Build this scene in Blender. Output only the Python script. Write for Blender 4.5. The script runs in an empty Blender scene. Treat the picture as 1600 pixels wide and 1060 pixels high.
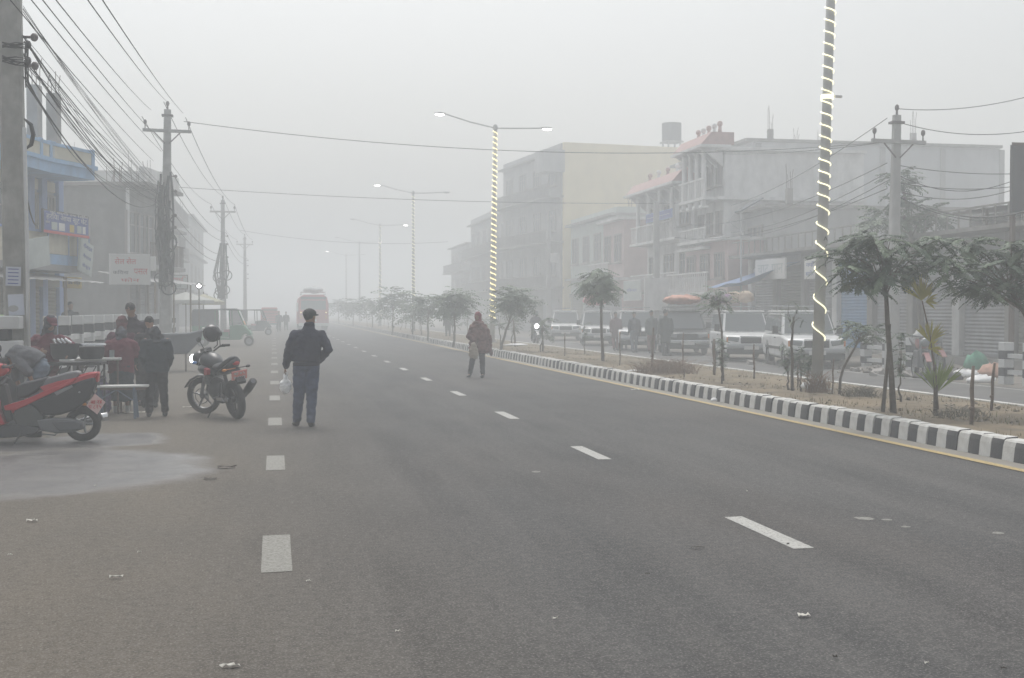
import bpy, math, random
from math import sin, cos, pi, radians as R
from mathutils import Vector, Matrix, Euler
random.seed(7)
S = bpy.context.scene
COL = S.collection
# ---------------------------------------------------------------- camera
H = 1.65
F = 1900.0                      # focal length in photo pixels (1600 wide)
cam = bpy.data.cameras.new('camera'); CAM = bpy.data.objects.new('camera', cam); COL.objects.link(CAM)
cam.sensor_width = 36; cam.lens = 36*F/1600; cam.clip_start = .05; cam.clip_end = 3000
YAW = math.atan(372/F); PITCH = math.atan(44/F)
CAM.location = (0, 0, H); CAM.rotation_euler = (pi/2-PITCH, 0, -YAW)
S.camera = CAM
# ---------------------------------------------------------------- overcast light
SUN_EL, SUN_ROT = R(62), R(0)
W = bpy.data.worlds.new('World'); S.world = W; W.use_nodes = True
nt = W.node_tree; nt.nodes.clear()
sky = nt.nodes.new('ShaderNodeTexSky'); sky.sky_type = 'NISHITA'; sky.sun_disc = False
sky.sun_elevation = SUN_EL; sky.sun_rotation = SUN_ROT; sky.air_density = 1.6; sky.dust_density = 7; sky.ozone_density = 2
hs = nt.nodes.new('ShaderNodeHueSaturation'); hs.inputs['Saturation'].default_value = .24
bg = nt.nodes.new('ShaderNodeBackground'); bg.inputs['Strength'].default_value = .15
wo = nt.nodes.new('ShaderNodeOutputWorld')
nt.links.new(sky.outputs[0], hs.inputs['Color']); nt.links.new(hs.outputs[0], bg.inputs['Color']); nt.links.new(bg.outputs[0], wo.inputs[0])
sl = bpy.data.lights.new('sun', 'SUN'); sl.energy = .6; sl.angle = R(30); sl.color = (1, .97, .93)
so = bpy.data.objects.new('sun', sl); COL.objects.link(so); so.rotation_euler = (pi/2-SUN_EL, 0, pi-SUN_ROT)
S.view_settings.view_transform = 'Standard'; S.view_settings.look = 'None'
S.view_settings.exposure = EXPO = 0.23; S.view_settings.gamma = 1
S.view_settings.use_curve_mapping = False
cy = S.cycles
cy.use_denoising = True; cy.volume_bounces = 4; cy.max_bounces = 7; cy.diffuse_bounces = 2; cy.glossy_bounces = 2
cy.transmission_bounces = 3; cy.transparent_max_bounces = 8; cy.sample_clamp_indirect = 4
# ---------------------------------------------------------------- measuring helpers: where the ray through a photo pixel meets the place
CM = Euler(CAM.rotation_euler).to_matrix()
def ray(px, py): return CM @ Vector((px-800, 530-py, -F)).normalized()
def G(px, py, z=0.0):
    d = ray(px, py); t = (z-H)/d.z; return Vector((0, 0, H))+d*t
def atY(px, py, Y):
    d = ray(px, py); return Vector((0, 0, H))+d*(Y/d.y)
def atX(px, py, X):
    d = ray(px, py); return Vector((0, 0, H))+d*(X/d.x)
# ---------------------------------------------------------------- materials
MATS = {}
def mat(name, col, rough=.8, metal=0.0, noise=.0, nscale=8.0, bump=0.0, bscale=40.0, emit=None, estr=1.0, alpha=None, spec=None, dirt=0.0, dirtcol=(.16, .14, .12), dscale=1.2):
    if name in MATS: return MATS[name]
    m = bpy.data.materials.new(name); m.use_nodes = True; n = m.node_tree.nodes; l = m.node_tree.links
    b = n['Principled BSDF']; b.inputs['Roughness'].default_value = rough; b.inputs['Metallic'].default_value = metal
    b.inputs['Base Color'].default_value = (*col, 1)
    if spec is not None: b.inputs['Specular IOR Level'].default_value = spec
    tc = n.new('ShaderNodeTexCoord')
    src = None
    if noise:
        t = n.new('ShaderNodeTexNoise'); t.inputs['Scale'].default_value = nscale; t.inputs['Detail'].default_value = 6
        l.new(tc.outputs['Object'], t.inputs['Vector'])
        r = n.new('ShaderNodeMapRange'); r.inputs[1].default_value = .3; r.inputs[2].default_value = .7
        r.inputs[3].default_value = 1-noise; r.inputs[4].default_value = 1+noise; l.new(t.outputs[0], r.inputs[0])
        v = n.new('ShaderNodeVectorMath'); v.operation = 'SCALE'; v.inputs[0].default_value = col; l.new(r.outputs[0], v.inputs['Scale'])
        src = v.outputs[0]
    if dirt:
        t = n.new('ShaderNodeTexNoise'); t.inputs['Scale'].default_value = dscale; t.inputs['Detail'].default_value = 8; t.inputs['Roughness'].default_value = .65
        mp = n.new('ShaderNodeMapping'); mp.inputs['Scale'].default_value = (1, 1, .35)
        l.new(tc.outputs['Object'], mp.inputs[0]); l.new(mp.outputs[0], t.inputs['Vector'])
        r = n.new('ShaderNodeMapRange'); r.inputs[1].default_value = .42; r.inputs[2].default_value = .72; r.inputs[3].default_value = 0; r.inputs[4].default_value = dirt
        l.new(t.outputs[0], r.inputs[0])
        mx = n.new('ShaderNodeMix'); mx.data_type = 'RGBA'; l.new(r.outputs[0], mx.inputs[0])
        mx.inputs[6].default_value = (*col, 1); mx.inputs[7].default_value = (*dirtcol, 1)
        if src: l.new(src, mx.inputs[6])
        src = mx.outputs[2]
    if src: l.new(src, b.inputs['Base Color'])
    if bump:
        t = n.new('ShaderNodeTexNoise'); t.inputs['Scale'].default_value = bscale; t.inputs['Detail'].default_value = 4
        l.new(tc.outputs['Object'], t.inputs['Vector'])
        bp = n.new('ShaderNodeBump'); bp.inputs['Strength'].default_value = bump; bp.inputs['Distance'].default_value = .02
        l.new(t.outputs[0], bp.inputs['Height']); l.new(bp.outputs[0], b.inputs['Normal'])
    if emit:
        b.inputs['Emission Color'].default_value = (*emit, 1); b.inputs['Emission Strength'].default_value = estr
        m.cycles.emission_sampling = 'NONE'
    MATS[name] = m; return m
# ---------------------------------------------------------------- mesh builder
class MB:
    def __init__(s): s.v = []; s.f = []; s.mi = []; s.cur = 0; s.M = None
    def _a(s, vs):
        b = len(s.v)
        for p in vs:
            p = Vector(p)
            if s.M is not None: p = s.M @ p
            s.v.append(tuple(p))
        return b
    def face(s, *ix): s.f.append(tuple(ix)); s.mi.append(s.cur)
    def poly(s, pts): b = s._a(pts); s.face(*range(b, b+len(pts))); return s
    def box(s, c, d, rz=0, rot=None):
        hx, hy, hz = d[0]/2, d[1]/2, d[2]/2
        m = rot.to_matrix() if rot is not None else Matrix.Rotation(rz, 3, 'Z')
        c = Vector(c)
        b = s._a([c+m@Vector((x, y, z)) for x in (-hx, hx) for y in (-hy, hy) for z in (-hz, hz)])
        for q in ((0, 1, 3, 2), (4, 6, 7, 5), (0, 4, 5, 1), (2, 3, 7, 6), (0, 2, 6, 4), (1, 5, 7, 3)): s.face(*[b+i for i in q])
        return s
    def bb(s, x0, x1, y0, y1, z0, z1): return s.box(((x0+x1)/2, (y0+y1)/2, (z0+z1)/2), (abs(x1-x0), abs(y1-y0), abs(z1-z0)))
    def rings(s, rings, cap=True, closed=False):
        n = len(rings[0]); b = [s._a(r) for r in rings]
        k = len(rings)
        for i in range(k if closed else k-1):
            p, q = b[i], b[(i+1) % k]
            for j in range(n):
                j2 = (j+1) % n; s.face(p+j, p+j2, q+j2, q+j)
        if cap and not closed:
            s.face(*[b[0]+j for j in range(n-1, -1, -1)]); s.face(*[b[-1]+j for j in range(n)])
        return s
    def tube(s, pts, r, n=8, cap=True, closed=False, flat=1.0, up=(0, 0, 1)):
        pts = [Vector(p) for p in pts]; k = len(pts)
        if not hasattr(r, '__len__'): r = [r]*k
        rs = []
        a = None
        for i in range(k):
            if closed: t = pts[(i+1) % k]-pts[i-1]
            else: t = pts[min(i+1, k-1)]-pts[max(i-1, 0)]
            t.normalize(); u = Vector(up)
            if a is None:
                if abs(t.dot(u)) > .95: u = Vector((1, 0, 0)) if abs(t.x) < .9 else Vector((0, 1, 0))
                a = t.cross(u).normalized()
            else:
                a = (a-t*a.dot(t)); a = a.normalized() if a.length > 1e-4 else t.orthogonal().normalized()
            c = a.cross(t).normalized()
            rs.append([pts[i]+a*(r[i]*cos(2*pi*j/n))+c*(r[i]*flat*sin(2*pi*j/n)) for j in range(n)])
        return s.rings(rs, cap, closed)
    def cyl(s, p0, p1, r0, r1=None, n=12): return s.tube([p0, p1], [r0, r0 if r1 is None else r1], n)
    def torus(s, c, R_, r, ax=(0, 1, 0), n=24, m=8, flat=1.0):
        c = Vector(c); ax = Vector(ax).normalized(); u = Vector((0, 0, 1)) if abs(ax.z) < .9 else Vector((1, 0, 0))
        e1 = ax.cross(u).normalized(); e2 = ax.cross(e1)
        rs = []
        for i in range(n):
            d = e1*cos(2*pi*i/n)+e2*sin(2*pi*i/n)
            rs.append([c+d*(R_+r*cos(2*pi*j/m))+ax*(r*flat*sin(2*pi*j/m)) for j in range(m)])
        return s.rings(rs, closed=True)
    def ball(s, c, r, n=10, m=7, rot=None):
        c = Vector(c); r = Vector(r) if hasattr(r, '__len__') else Vector((r, r, r)); q = rot.to_matrix() if rot is not None else Matrix.Identity(3)
        rs = []
        for i in range(m+1):
            a = -pi/2+pi*i/m; e = max(cos(a), .02)
            rs.append([c+q@Vector((r.x*e*cos(2*pi*j/n), r.y*e*sin(2*pi*j/n), r.z*sin(a))) for j in range(n)])
        return s.rings(rs)
    def prism(s, outline, off):           # outline: 3-D points, extruded by off
        off = Vector(off); n = len(outline); b = s._a(outline); c = s._a([Vector(p)+off for p in outline])
        s.face(*[b+i for i in range(n-1, -1, -1)]); s.face(*[c+i for i in range(n)])
        for i in range(n): s.face(b+i, b+(i+1) % n, c+(i+1) % n, c+i)
        return s
    def mesh(s, name, m, smooth=False):
        me = bpy.data.meshes.new(name); me.from_pydata(s.v, [], s.f)
        for x in (m if isinstance(m, (list, tuple)) else [m]): me.materials.append(x)
        if isinstance(m, (list, tuple)): me.polygons.foreach_set('material_index', s.mi)
        if smooth: me.polygons.foreach_set('use_smooth', [True]*len(me.polygons))
        me.update(); return me
    def build(s, name, m, parent=None, smooth=False, bevel=0, auto=None):
        me = s.mesh(name, m, smooth or bool(auto)); o = bpy.data.objects.new(name, me); COL.objects.link(o)
        if parent is not None: o.parent = parent
        import bmesh
        bm = bmesh.new(); bm.from_mesh(me); bmesh.ops.recalc_face_normals(bm, faces=bm.faces)
        if auto:
            for e in bm.edges:
                if len(e.link_faces) == 2 and e.calc_face_angle(0) > auto: e.smooth = False
        bm.to_mesh(me); bm.free()
        if bevel:
            b = o.modifiers.new('bevel', 'BEVEL'); b.width = bevel; b.segments = 2; b.limit_method = 'ANGLE'; b.angle_limit = R(35)
        return o
def empty(name, loc=(0, 0, 0), rz=0, label=None, cat=None, group=None):
    o = bpy.data.objects.new(name, None); COL.objects.link(o); o.location = loc; o.rotation_euler = (0, 0, rz); o.empty_display_size = .2
    tag(o, label, cat, group); return o
def tag(o, label=None, cat=None, group=None, kind=None):
    if label: o['label'] = label
    if cat: o['category'] = cat
    if group: o['group'] = group
    if kind: o['kind'] = kind
    return o
def kids(o): return [c for c in COL.objects if c.parent is o]
def copy_tree(o, parent=None):
    c = o.copy(); COL.objects.link(c)
    if parent is not None: c.parent = parent
    for ch in KIDS(o): copy_tree(ch, c)
    return c
def KIDS(o): return [c for c in o.children]
def inst(name, me, parent=None, loc=(0, 0, 0), rot=(0, 0, 0), sc=(1, 1, 1)):
    o = bpy.data.objects.new(name, me); COL.objects.link(o); o.location = loc; o.rotation_euler = rot; o.scale = sc
    if parent is not None: o.parent = parent
    return o
# ---------------------------------------------------------------- haze: one closed box of air
XK0, XK1 = 7.9, 11.75          # median kerbs
hz = MB().bb(-320, 320, -60, 560, -1.4, 16.2).build('haze', None) if False else None
hb = MB().bb(-320, 320, -60, 560, -1.4, 16.2)
hm = bpy.data.materials.new('haze'); hm.use_nodes = True; n = hm.node_tree.nodes; n.clear()
pv = n.new('ShaderNodeVolumePrincipled'); pv.inputs['Color'].default_value = (.935, .968, .985, 1); pv.inputs['Density'].default_value = HAZE = .0106
pv.inputs['Anisotropy'].default_value = .1
ho = n.new('ShaderNodeOutputMaterial'); hm.node_tree.links.new(pv.outputs[0], ho.inputs['Volume'])
hz = hb.build('haze', hm); tag(hz, 'thick pale morning fog filling the whole street', None, None, 'stuff')
# ---------------------------------------------------------------- ground sheets
def nodes(m): return m.node_tree.nodes, m.node_tree.links
def noise(n, l, vec, scale, detail=5, rough=.6, sc=None):
    t = n.new('ShaderNodeTexNoise'); t.inputs['Scale'].default_value = scale; t.inputs['Detail'].default_value = detail; t.inputs['Roughness'].default_value = rough
    if sc:
        mp = n.new('ShaderNodeMapping'); mp.inputs['Scale'].default_value = sc; l.new(vec, mp.inputs[0]); l.new(mp.outputs[0], t.inputs['Vector'])
    else: l.new(vec, t.inputs['Vector'])
    return t.outputs[0]
def rng(n, l, s, a, b, c=0., d=1., clamp=True):
    r = n.new('ShaderNodeMapRange'); r.clamp = clamp
    for i, v in enumerate((a, b, c, d)): r.inputs[i+1].default_value = v
    l.new(s, r.inputs[0]); return r.outputs[0]
def math_(n, l, op, a, b=0.):
    r = n.new('ShaderNodeMath'); r.operation = op
    for i, v in enumerate((a, b)):
        if hasattr(v, 'links') or hasattr(v, 'is_linked'): l.new(v, r.inputs[i])
        else: r.inputs[i].default_value = v
    return r.outputs[0]
def mixc(n, l, f, a, b):
    m = n.new('ShaderNodeMix'); m.data_type = 'RGBA'
    if hasattr(f, 'is_linked'): l.new(f, m.inputs[0])
    else: m.inputs[0].default_value = f
    for i, v in ((6, a), (7, b)):
        if hasattr(v, 'is_linked'): l.new(v, m.inputs[i])
        else: m.inputs[i].default_value = (*v, 1)
    return m.outputs[2]
def asphalt():
    m = bpy.data.materials.new('asphalt'); m.use_nodes = True; n, l = nodes(m); b = n['Principled BSDF']
    tc = n.new('ShaderNodeTexCoord'); P = tc.outputs['Object']
    sx = n.new('ShaderNodeSeparateXYZ'); l.new(P, sx.inputs[0]); X, Y = sx.outputs[0], sx.outputs[1]
    fine = noise(n, l, P, 70, 4, .75); mid = noise(n, l, P, 1.1, 6, .6, (1, .45, 1)); big = noise(n, l, P, .28, 4, .6, (1, .3, 1)); streak = noise(n, l, P, 2.0, 5, .6, (1, .06, 1))
    col = mixc(n, l, rng(n, l, mid, .3, .7), (.040, .0405, .042), (.078, .0775, .077))
    col = mixc(n, l, rng(n, l, streak, .42, .7, 0, .6), col, (.112, .108, .104))
    col = mixc(n, l, rng(n, l, big, .45, .68, 0, .5), col, (.088, .077, .069))
    # dusty shoulder towards the shops (X < 1)
    wob = math_(n, l, 'ADD', X, rng(n, l, big, 0, 1, -1.6, 1.6, False))
    dust = math_(n, l, 'MULTIPLY', rng(n, l, wob, 1.6, -1.2, 0, 1), rng(n, l, mid, .2, .8, .55, 1))
    col = mixc(n, l, dust, col, (.140, .120, .094))
    g2 = noise(n, l, P, 16, 5, .75)
    col = mixc(n, l, rng(n, l, g2, .50, .70, 0, .45), col, (.185, .178, .166))
    col = mixc(n, l, rng(n, l, g2, .50, .32, 0, .45), col, (.030, .030, .031))
    # grit: light and dark aggregate
    col = mixc(n, l, rng(n, l, fine, .53, .68, 0, .8), col, (.30, .29, .27))
    col = mixc(n, l, rng(n, l, fine, .46, .30, 0, .8), col, (.03, .03, .031))
    vor = n.new('ShaderNodeTexVoronoi'); vor.inputs['Scale'].default_value = 9; l.new(P, vor.inputs['Vector'])
    col = mixc(n, l, rng(n, l, vor.outputs['Distance'], .10, .045, 0, .45), col, (.035, .032, .03))
    # cracks/tar lines
    # wet patches beside the scooter; bluish sky reflection is mixed into their colour
    wet = None
    def ell(cx, cy, rx, ry):
        dx = math_(n, l, 'DIVIDE', math_(n, l, 'SUBTRACT', X, cx), rx); dy = math_(n, l, 'DIVIDE', math_(n, l, 'SUBTRACT', Y, cy), ry)
        return math_(n, l, 'ADD', math_(n, l, 'MULTIPLY', dx, dx), math_(n, l, 'MULTIPLY', dy, dy))
    c1, c2, c3, c4 = WET
    warp = rng(n, l, noise(n, l, P, .9, 3, .5), 0, 1, -.75, .75, False)
    for (cx, cy, rx, ry) in WET:
        e = rng(n, l, math_(n, l, 'ADD', ell(cx, cy, rx, ry), warp), 1.18, .62)
        wet = e if wet is None else math_(n, l, 'MAXIMUM', wet, e)
    wet = math_(n, l, 'MULTIPLY', wet, rng(n, l, noise(n, l, P, 2.5, 3, .6), .25, .6, .75, 1))
    col = mixc(n, l, math_(n, l, 'MULTIPLY', wet, .42), col, (.085, .096, .118))
    l.new(col, b.inputs['Base Color'])
    rg = rng(n, l, wet, 0, 1, .92, .30); l.new(rg, b.inputs['Roughness'])
    l.new(rng(n, l, wet, 0, 1, .16, .42), b.inputs['Specular IOR Level'])
    bp = n.new('ShaderNodeBump'); bp.inputs['Strength'].default_value = .35; bp.inputs['Distance'].default_value = .01
    l.new(fine, bp.inputs['Height']); l.new(bp.outputs[0], b.inputs['Normal'])
    return m
def wp(x0, x1, y0, y1):   # ellipse of ground from a photo region
    a, c, t, d = G(x0, (y0+y1)/2), G(x1, (y0+y1)/2), G((x0+x1)/2, y0), G((x0+x1)/2, y1)
    return ((a.x+c.x)/2, (t.y+d.y)/2, abs(c.x-a.x)/2, abs(t.y-d.y)/2)
WET = [wp(-120, 320, 700, 778), wp(60, 262, 676, 702), wp(-260, -90, 560, 572), wp(-60, 120, 684, 708)]
ASPH = asphalt()
def sheet(name, x0, x1, y0, y1, z, m, nx=1, ny=1):
    b = MB(); b.poly([(x0, y0, z), (x1, y0, z), (x1, y1, z), (x0, y1, z)]); return tag(b.build(name, m), None, None, None, 'structure')
M_DIRT = mat('dirt', (.17, .145, .115), .95, noise=.35, nscale=1.5, bump=.5, bscale=25, dirt=.7, dirtcol=(.11, .10, .085), dscale=.5)
sheet('ground', -900, 900, -60, 2500, -.03, M_DIRT)
sheet('road', -14, XK0+.02, -20, 520, 0, ASPH)
M_ASPH2 = mat('far_asphalt', (.088, .088, .087), .85, noise=.25, nscale=1.0, bump=.2, dirt=.6, dirtcol=(.13, .12, .105), dscale=.35)
sheet('far_road', XK1-.02, 15.6, -20, 520, -.004, M_ASPH2)
M_VERGE = mat('verge_dirt', (.21, .19, .165), .95, noise=.3, nscale=2.2, bump=.8, bscale=12, dirt=.8, dirtcol=(.12, .105, .09), dscale=1.4)
sheet('verge', 15.6, 21.5, -20, 520, .004, M_VERGE)
# left footpath: a raised slab
M_CONC = mat('concrete', (.27, .26, .245), .9, noise=.18, nscale=3, bump=.3, bscale=30, dirt=.6, dirtcol=(.12, .11, .10), dscale=1.5)
tag(MB().bb(-9.5, -3.78, 21.6, 520, -.03, .26).build('footpath', M_CONC), None, None, None, 'structure')
# median soil with a lumpy top
def median():
    b = MB(); ys = []; y = -18.
    while y < 90: ys.append(y); y += .22
    while y < 520: ys.append(y); y += 3.
    nx = 16; x0, x1 = XK0+.17, XK1-.10; rows = []
    for y in ys:
        r = []
        for i in range(nx+1):
            u = i/nx; x = x0+(x1-x0)*u
            hgt = .205-.075*u+(random.uniform(-.012, .018) if 0 < i < nx else 0)+.022*sin(y*.9+i*.6)*math.sin(pi*u)
            r.append((x, y, hgt))
        rows.append(b._a(r))
    for k in range(len(rows)-1):
        for i in range(nx): b.face(rows[k]+i, rows[k]+i+1, rows[k+1]+i+1, rows[k+1]+i)
    return b
m = bpy.data.materials.new('median_soil'); m.use_nodes = True; n, l = nodes(m); P = n.new('ShaderNodeTexCoord').outputs['Object']
col = mixc(n, l, rng(n, l, noise(n, l, P, 1.4, 6), .35, .65), (.115, .092, .060), (.200, .160, .100))
col = mixc(n, l, rng(n, l, noise(n, l, P, .7, 5), .5, .7, 0, .7), col, (.22, .165, .10))
col = mixc(n, l, rng(n, l, noise(n, l, P, 28, 3), .55, .75, 0, .6), col, (.09, .07, .05))
l.new(col, n['Principled BSDF'].inputs['Base Color']); n['Principled BSDF'].inputs['Roughness'].default_value = .95
tag(median().build('median_soil', m, smooth=True), None, None, None, 'structure')
# ---------------------------------------------------------------- kerb of separate stones painted white and black
M_KW = mat('kerb_white', (.56, .56, .54), .7, noise=.12, nscale=6, bump=.35, bscale=35, dirt=.65, dirtcol=(.30, .28, .24), dscale=3)
M_KB = mat('kerb_black', (.035, .036, .040), .7, noise=.2, nscale=6, bump=.25, bscale=35, dirt=.5, dirtcol=(.14, .135, .13), dscale=4)
def kstone(m, L):
    # slanted road face, rounded nose
    b = MB(); pr = [(0, 0), (.018, .17), (.035, .225), (.06, .245), (.20, .25), (.20, 0)]
    b.prism([(x, 0, z) for x, z in pr], (0, L, 0)); b.mi = [1 if all(b.v[i][2] > .22 for i in f) else 0 for f in b.f]; return b
kerb = empty('kerb', (XK0, 0, 0)); kerb['kind'] = 'structure'
L_ = .228
mk = []
for kk in (0, 1):
    for v in range(3):
        mm = kstone(None, L_-.007-.003*v); o = mm.build('kerb_stone', [(M_KW, M_KB)[kk], M_KW], kerb, bevel=.008); mk.append(o.data); bpy.data.objects.remove(o)
y = 11.; i = 0; rest = [MB(), MB()]
first_rest = None
while y < 330:
    kk = i % 2
    if i < 286:
        o = inst('kerb_stone', mk[kk*3+random.randrange(3)], kerb, (random.uniform(-.012, .012), y, random.uniform(-.012, .008)), (random.uniform(-.008, .008), random.uniform(-.02, .02), random.uniform(-.02, .02)))
    else:
        rest[kk].bb(0, .2, y, y+L_-.006, 0, .25)
    y += L_; i += 1
b = MB()
for kk in (0, 1):
    b.cur = kk
    base = len(b.v); b.v += rest[kk].v; b.f += [tuple(base+q for q in f) for f in rest[kk].f]; b.mi += [kk]*len(rest[kk].f)
tag(b.build('kerb_run', [M_KW, M_KB], kerb), None, None, None, 'stuff')
# concrete gutter strip, and yellow edge line
M_GUT = mat('gutter_concrete', (.25, .235, .205), .9, noise=.2, nscale=4, dirt=.6, dirtcol=(.13, .12, .10), dscale=2)
tag(MB().poly([(XK0-.27, -15, .004), (XK0, -15, .004), (XK0, 400, .004), (XK0-.27, 400, .004)]).build('gutter', M_GUT), None, None, None, 'structure')
def worn(name, col, lo, hi, under=(.09, .087, .083)):
    m = bpy.data.materials.new(name); m.use_nodes = True; n, l = nodes(m); P = n.new('ShaderNodeTexCoord').outputs['Object']
    f = math_(n, l, 'MAXIMUM', rng(n, l, noise(n, l, P, 45, 5, .7), lo, hi), rng(n, l, noise(n, l, P, 3, 5, .7), .60, .72, 0, .7))
    c = mixc(n, l, f, col, under); l.new(c, n['Principled BSDF'].inputs['Base Color']); n['Principled BSDF'].inputs['Roughness'].default_value = .75; return m
M_YEL = worn('yellow_paint', (.42, .31, .12), .52, .66)
M_LINE = worn('white_paint', (.40, .40, .375), .50, .70)
M_LINE2 = worn('white_paint_worn', (.24, .24, .215), .44, .62, (.13, .12, .105))
tag(MB().poly([(XK0-.40, -15, .008), (XK0-.275, -15, .008), (XK0-.275, 400, .008), (XK0-.40, 400, .008)]).build('edge_line', M_YEL), None, None, None, 'structure')
def dashes(name, xc, w, y0, per, ln, n, m):
    root = empty(name, (xc, 0, 0)); root['kind'] = 'structure'
    me = None
    for k in range(n):
        b = MB(); yy = y0+per*k; e = .012
        pts = [(-w/2, yy), (w/2, yy+random.uniform(-e, e)), (w/2+random.uniform(-.006, .006), yy+ln), (-w/2, yy+ln+random.uniform(-e, e))]
        b.poly([(x, q, .004) for x, q in pts]); b.build('dash', m, root)
p0, p1 = G(432, 895), G(432, 837)
dashes('shoulder_dashes', G(432, 866).x, .195, p0.y, 5.0, p1.y-p0.y, 26, M_LINE2)
q0, q1, q2 = G(1252, 858), G(1149, 808), G(938, 718.5)
dashes('lane_dashes', (q0.x+q1.x)/2, .155, q0.y, q2.y-q0.y, q1.y-q0.y, 30, M_LINE)
M_KW2 = M_KW
tag(MB().bb(XK1-.10, XK1+.06, -15, 400, -.02, .15).build('median_edging', M_KW), None, None, None, 'structure')
tag(MB().poly([(15.25, -15, .0), (15.37, -15, .0), (15.37, 300, .0), (15.25, 300, .0)]).build('far_edge_line', M_LINE), None, None, None, 'structure')
# ================================================================ buildings
class Th:
    """a thing: an Empty with a frame of its own; parts are authored in that frame"""
    def __init__(s, name, loc, rz, label, cat, group=None):
        s.o = empty(name, loc, rz, label, cat, group); s.W = Matrix.Translation(Vector(loc)) @ Matrix.Rotation(rz, 4, 'Z'); s.I = s.W.inverted()
    def at(s, px, py, x=None, y=None, z=None):
        o = s.I @ Vector((0, 0, H)); d = (s.I.to_3x3()) @ ray(px, py)
        if x is not None: t = (x-o.x)/d.x
        elif y is not None: t = (y-o.y)/d.y
        else: t = (z-o.z)/d.z
        return o+d*t
M_GREY = mat('grey_plaster', (.36, .36, .355), .9, noise=.12, nscale=2, dirt=.6, dirtcol=(.20, .20, .20), dscale=.9)  # plaster lightened, putting part of the fog's fade into the colour
M_BLUEP = mat('blue_paint', (.25, .43, .66), .7, noise=.08, nscale=4, dirt=.5, dirtcol=(.20, .24, .30), dscale=1.5)
M_BLUE2 = mat('deep_blue_paint', (.22, .31, .52), .7, noise=.08, nscale=4, dirt=.4, dirtcol=(.15, .17, .24), dscale=1.5)
M_CREAM = mat('cream_panel', (.52, .49, .38), .8, noise=.08, nscale=4, dirt=.5, dirtcol=(.30, .28, .22), dscale=2)
M_WHITE = mat('white_paint_wall', (.70, .70, .69), .8, noise=.06, nscale=4, dirt=.6, dirtcol=(.30, .30, .29), dscale=1.3)
M_YELB = mat('yellow_plaster', (.85, .74, .46), .85, noise=.06, nscale=1, dirt=.35, dirtcol=(.50, .44, .32), dscale=.5)
M_RED = mat('red_roof', (.42, .28, .26), .8, noise=.12, nscale=5)
M_PINK = mat('pink_plaster', (.50, .39, .375), .8, noise=.1, nscale=2)
M_GLASS = mat('window_glass', (.17, .185, .195), .15)  # base colour lightened to stand in for reflected sky
M_FRAME = mat('window_frame', (.30, .28, .26), .6)
M_SHUT = mat('roller_shutter', (.30, .305, .32), .5, metal=.3, noise=.1, nscale=3, dirt=.5, dirtcol=(.14, .12, .10), dscale=2)
M_SHUTB = mat('blue_shutter', (.12, .24, .42), .5, noise=.1, nscale=3)
M_TIN = mat('tin_roof', (.26, .27, .28), .5, metal=.4, noise=.2, nscale=2, dirt=.7, dirtcol=(.16, .12, .09), dscale=1.2)
M_DARK = mat('dark_interior', (.03, .03, .032), .9)
M_IRON = mat('rebar_iron', (.10, .07, .055), .8)
M_WOOD = mat('old_wood', (.17, .12, .08), .85, noise=.25, nscale=8)
M_TARPB = mat('blue_tarp', (.14, .22, .40), .6, noise=.1, nscale=4)
M_OLIVE = mat('olive_shutter', (.17, .165, .13), .8, noise=.15, nscale=2, dirt=.4, dirtcol=(.10, .10, .08), dscale=1)
_WIN = {}
def win(parent, loc, rot, w, h, bars=1, sill=True, fm=None, name='window', shut=False):
    """window seen from outside: local +x is outward"""
    key = (round(w, 2), round(h, 2), bars, (fm or M_FRAME).name, shut)
    if key not in _WIN:
        b = MB(); f = .07
        for s in (-1, 1): b.box((.04, s*(w/2-f/2), 0), (.10, f, h))
        for s in (-1, 1): b.box((.04, 0, s*(h/2-f/2)), (.10, w-2*f-.004, f))
        for k in range(bars): b.box((.035, -w/2+w*(k+1)/(bars+1), 0), (.06, .045, h-2*f-.004))
        b.box((.03, 0, h*.18), (.045, w-2*f-.004, .04))
        if sill: b.box((.09, 0, -h/2-.045), (.22, w+.2, .08))
        g = MB().box((.012, 0, 0), (.02, w-.1, h-.1))
        o1 = b.build('x', fm or M_FRAME); o2 = g.build('x', M_SHUT if shut else M_GLASS); _WIN[key] = (o1.data, o2.data)
        bpy.data.objects.remove(o1); bpy.data.objects.remove(o2)
    a, g = _WIN[key]
    o = inst(name, a, parent, loc, (0, 0, rot)); inst('pane', g, o)
    return o
def shutter(parent, loc, rot, w, h, m, slats=True):
    key = ('sh', round(w, 2), round(h, 2), m.name)
    if key not in _WIN:
        b = MB(); n = int(h/.11)
        for k in range(n):
            z = h*k/n; b.poly([(.03, -w/2, z), (.03, w/2, z), (.055, w/2, z+h/n*.5), (.055, -w/2, z+h/n*.5)]); b.poly([(.055, -w/2, z+h/n*.5), (.055, w/2, z+h/n*.5), (.03, w/2, z+h/n), (.03, -w/2, z+h/n)])
        b.box((.06, 0, .04), (.07, w, .07)); b.box((.045, 0, h+.14), (.22, w+.1, .26))
        o = b.build('x', m); _WIN[key] = o.data; bpy.data.objects.remove(o)
    return inst('roller_shutter', _WIN[key], parent, loc, (0, 0, rot))
def rebar(b, x, y, z, n=4, s=.12, hmin=.4, hmax=1.1):
    for k in range(n):
        dx, dy = ((-s, -s), (s, -s), (s, s), (-s, s))[k % 4]; hh = random.uniform(hmin, hmax)
        b.tube([(x+dx, y+dy, z-.05), (x+dx*1.05, y+dy, z+hh*.6), (x+dx*1.3+random.uniform(-.06, .06), y+dy+random.uniform(-.06, .06), z+hh)], .014, 4)
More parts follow.
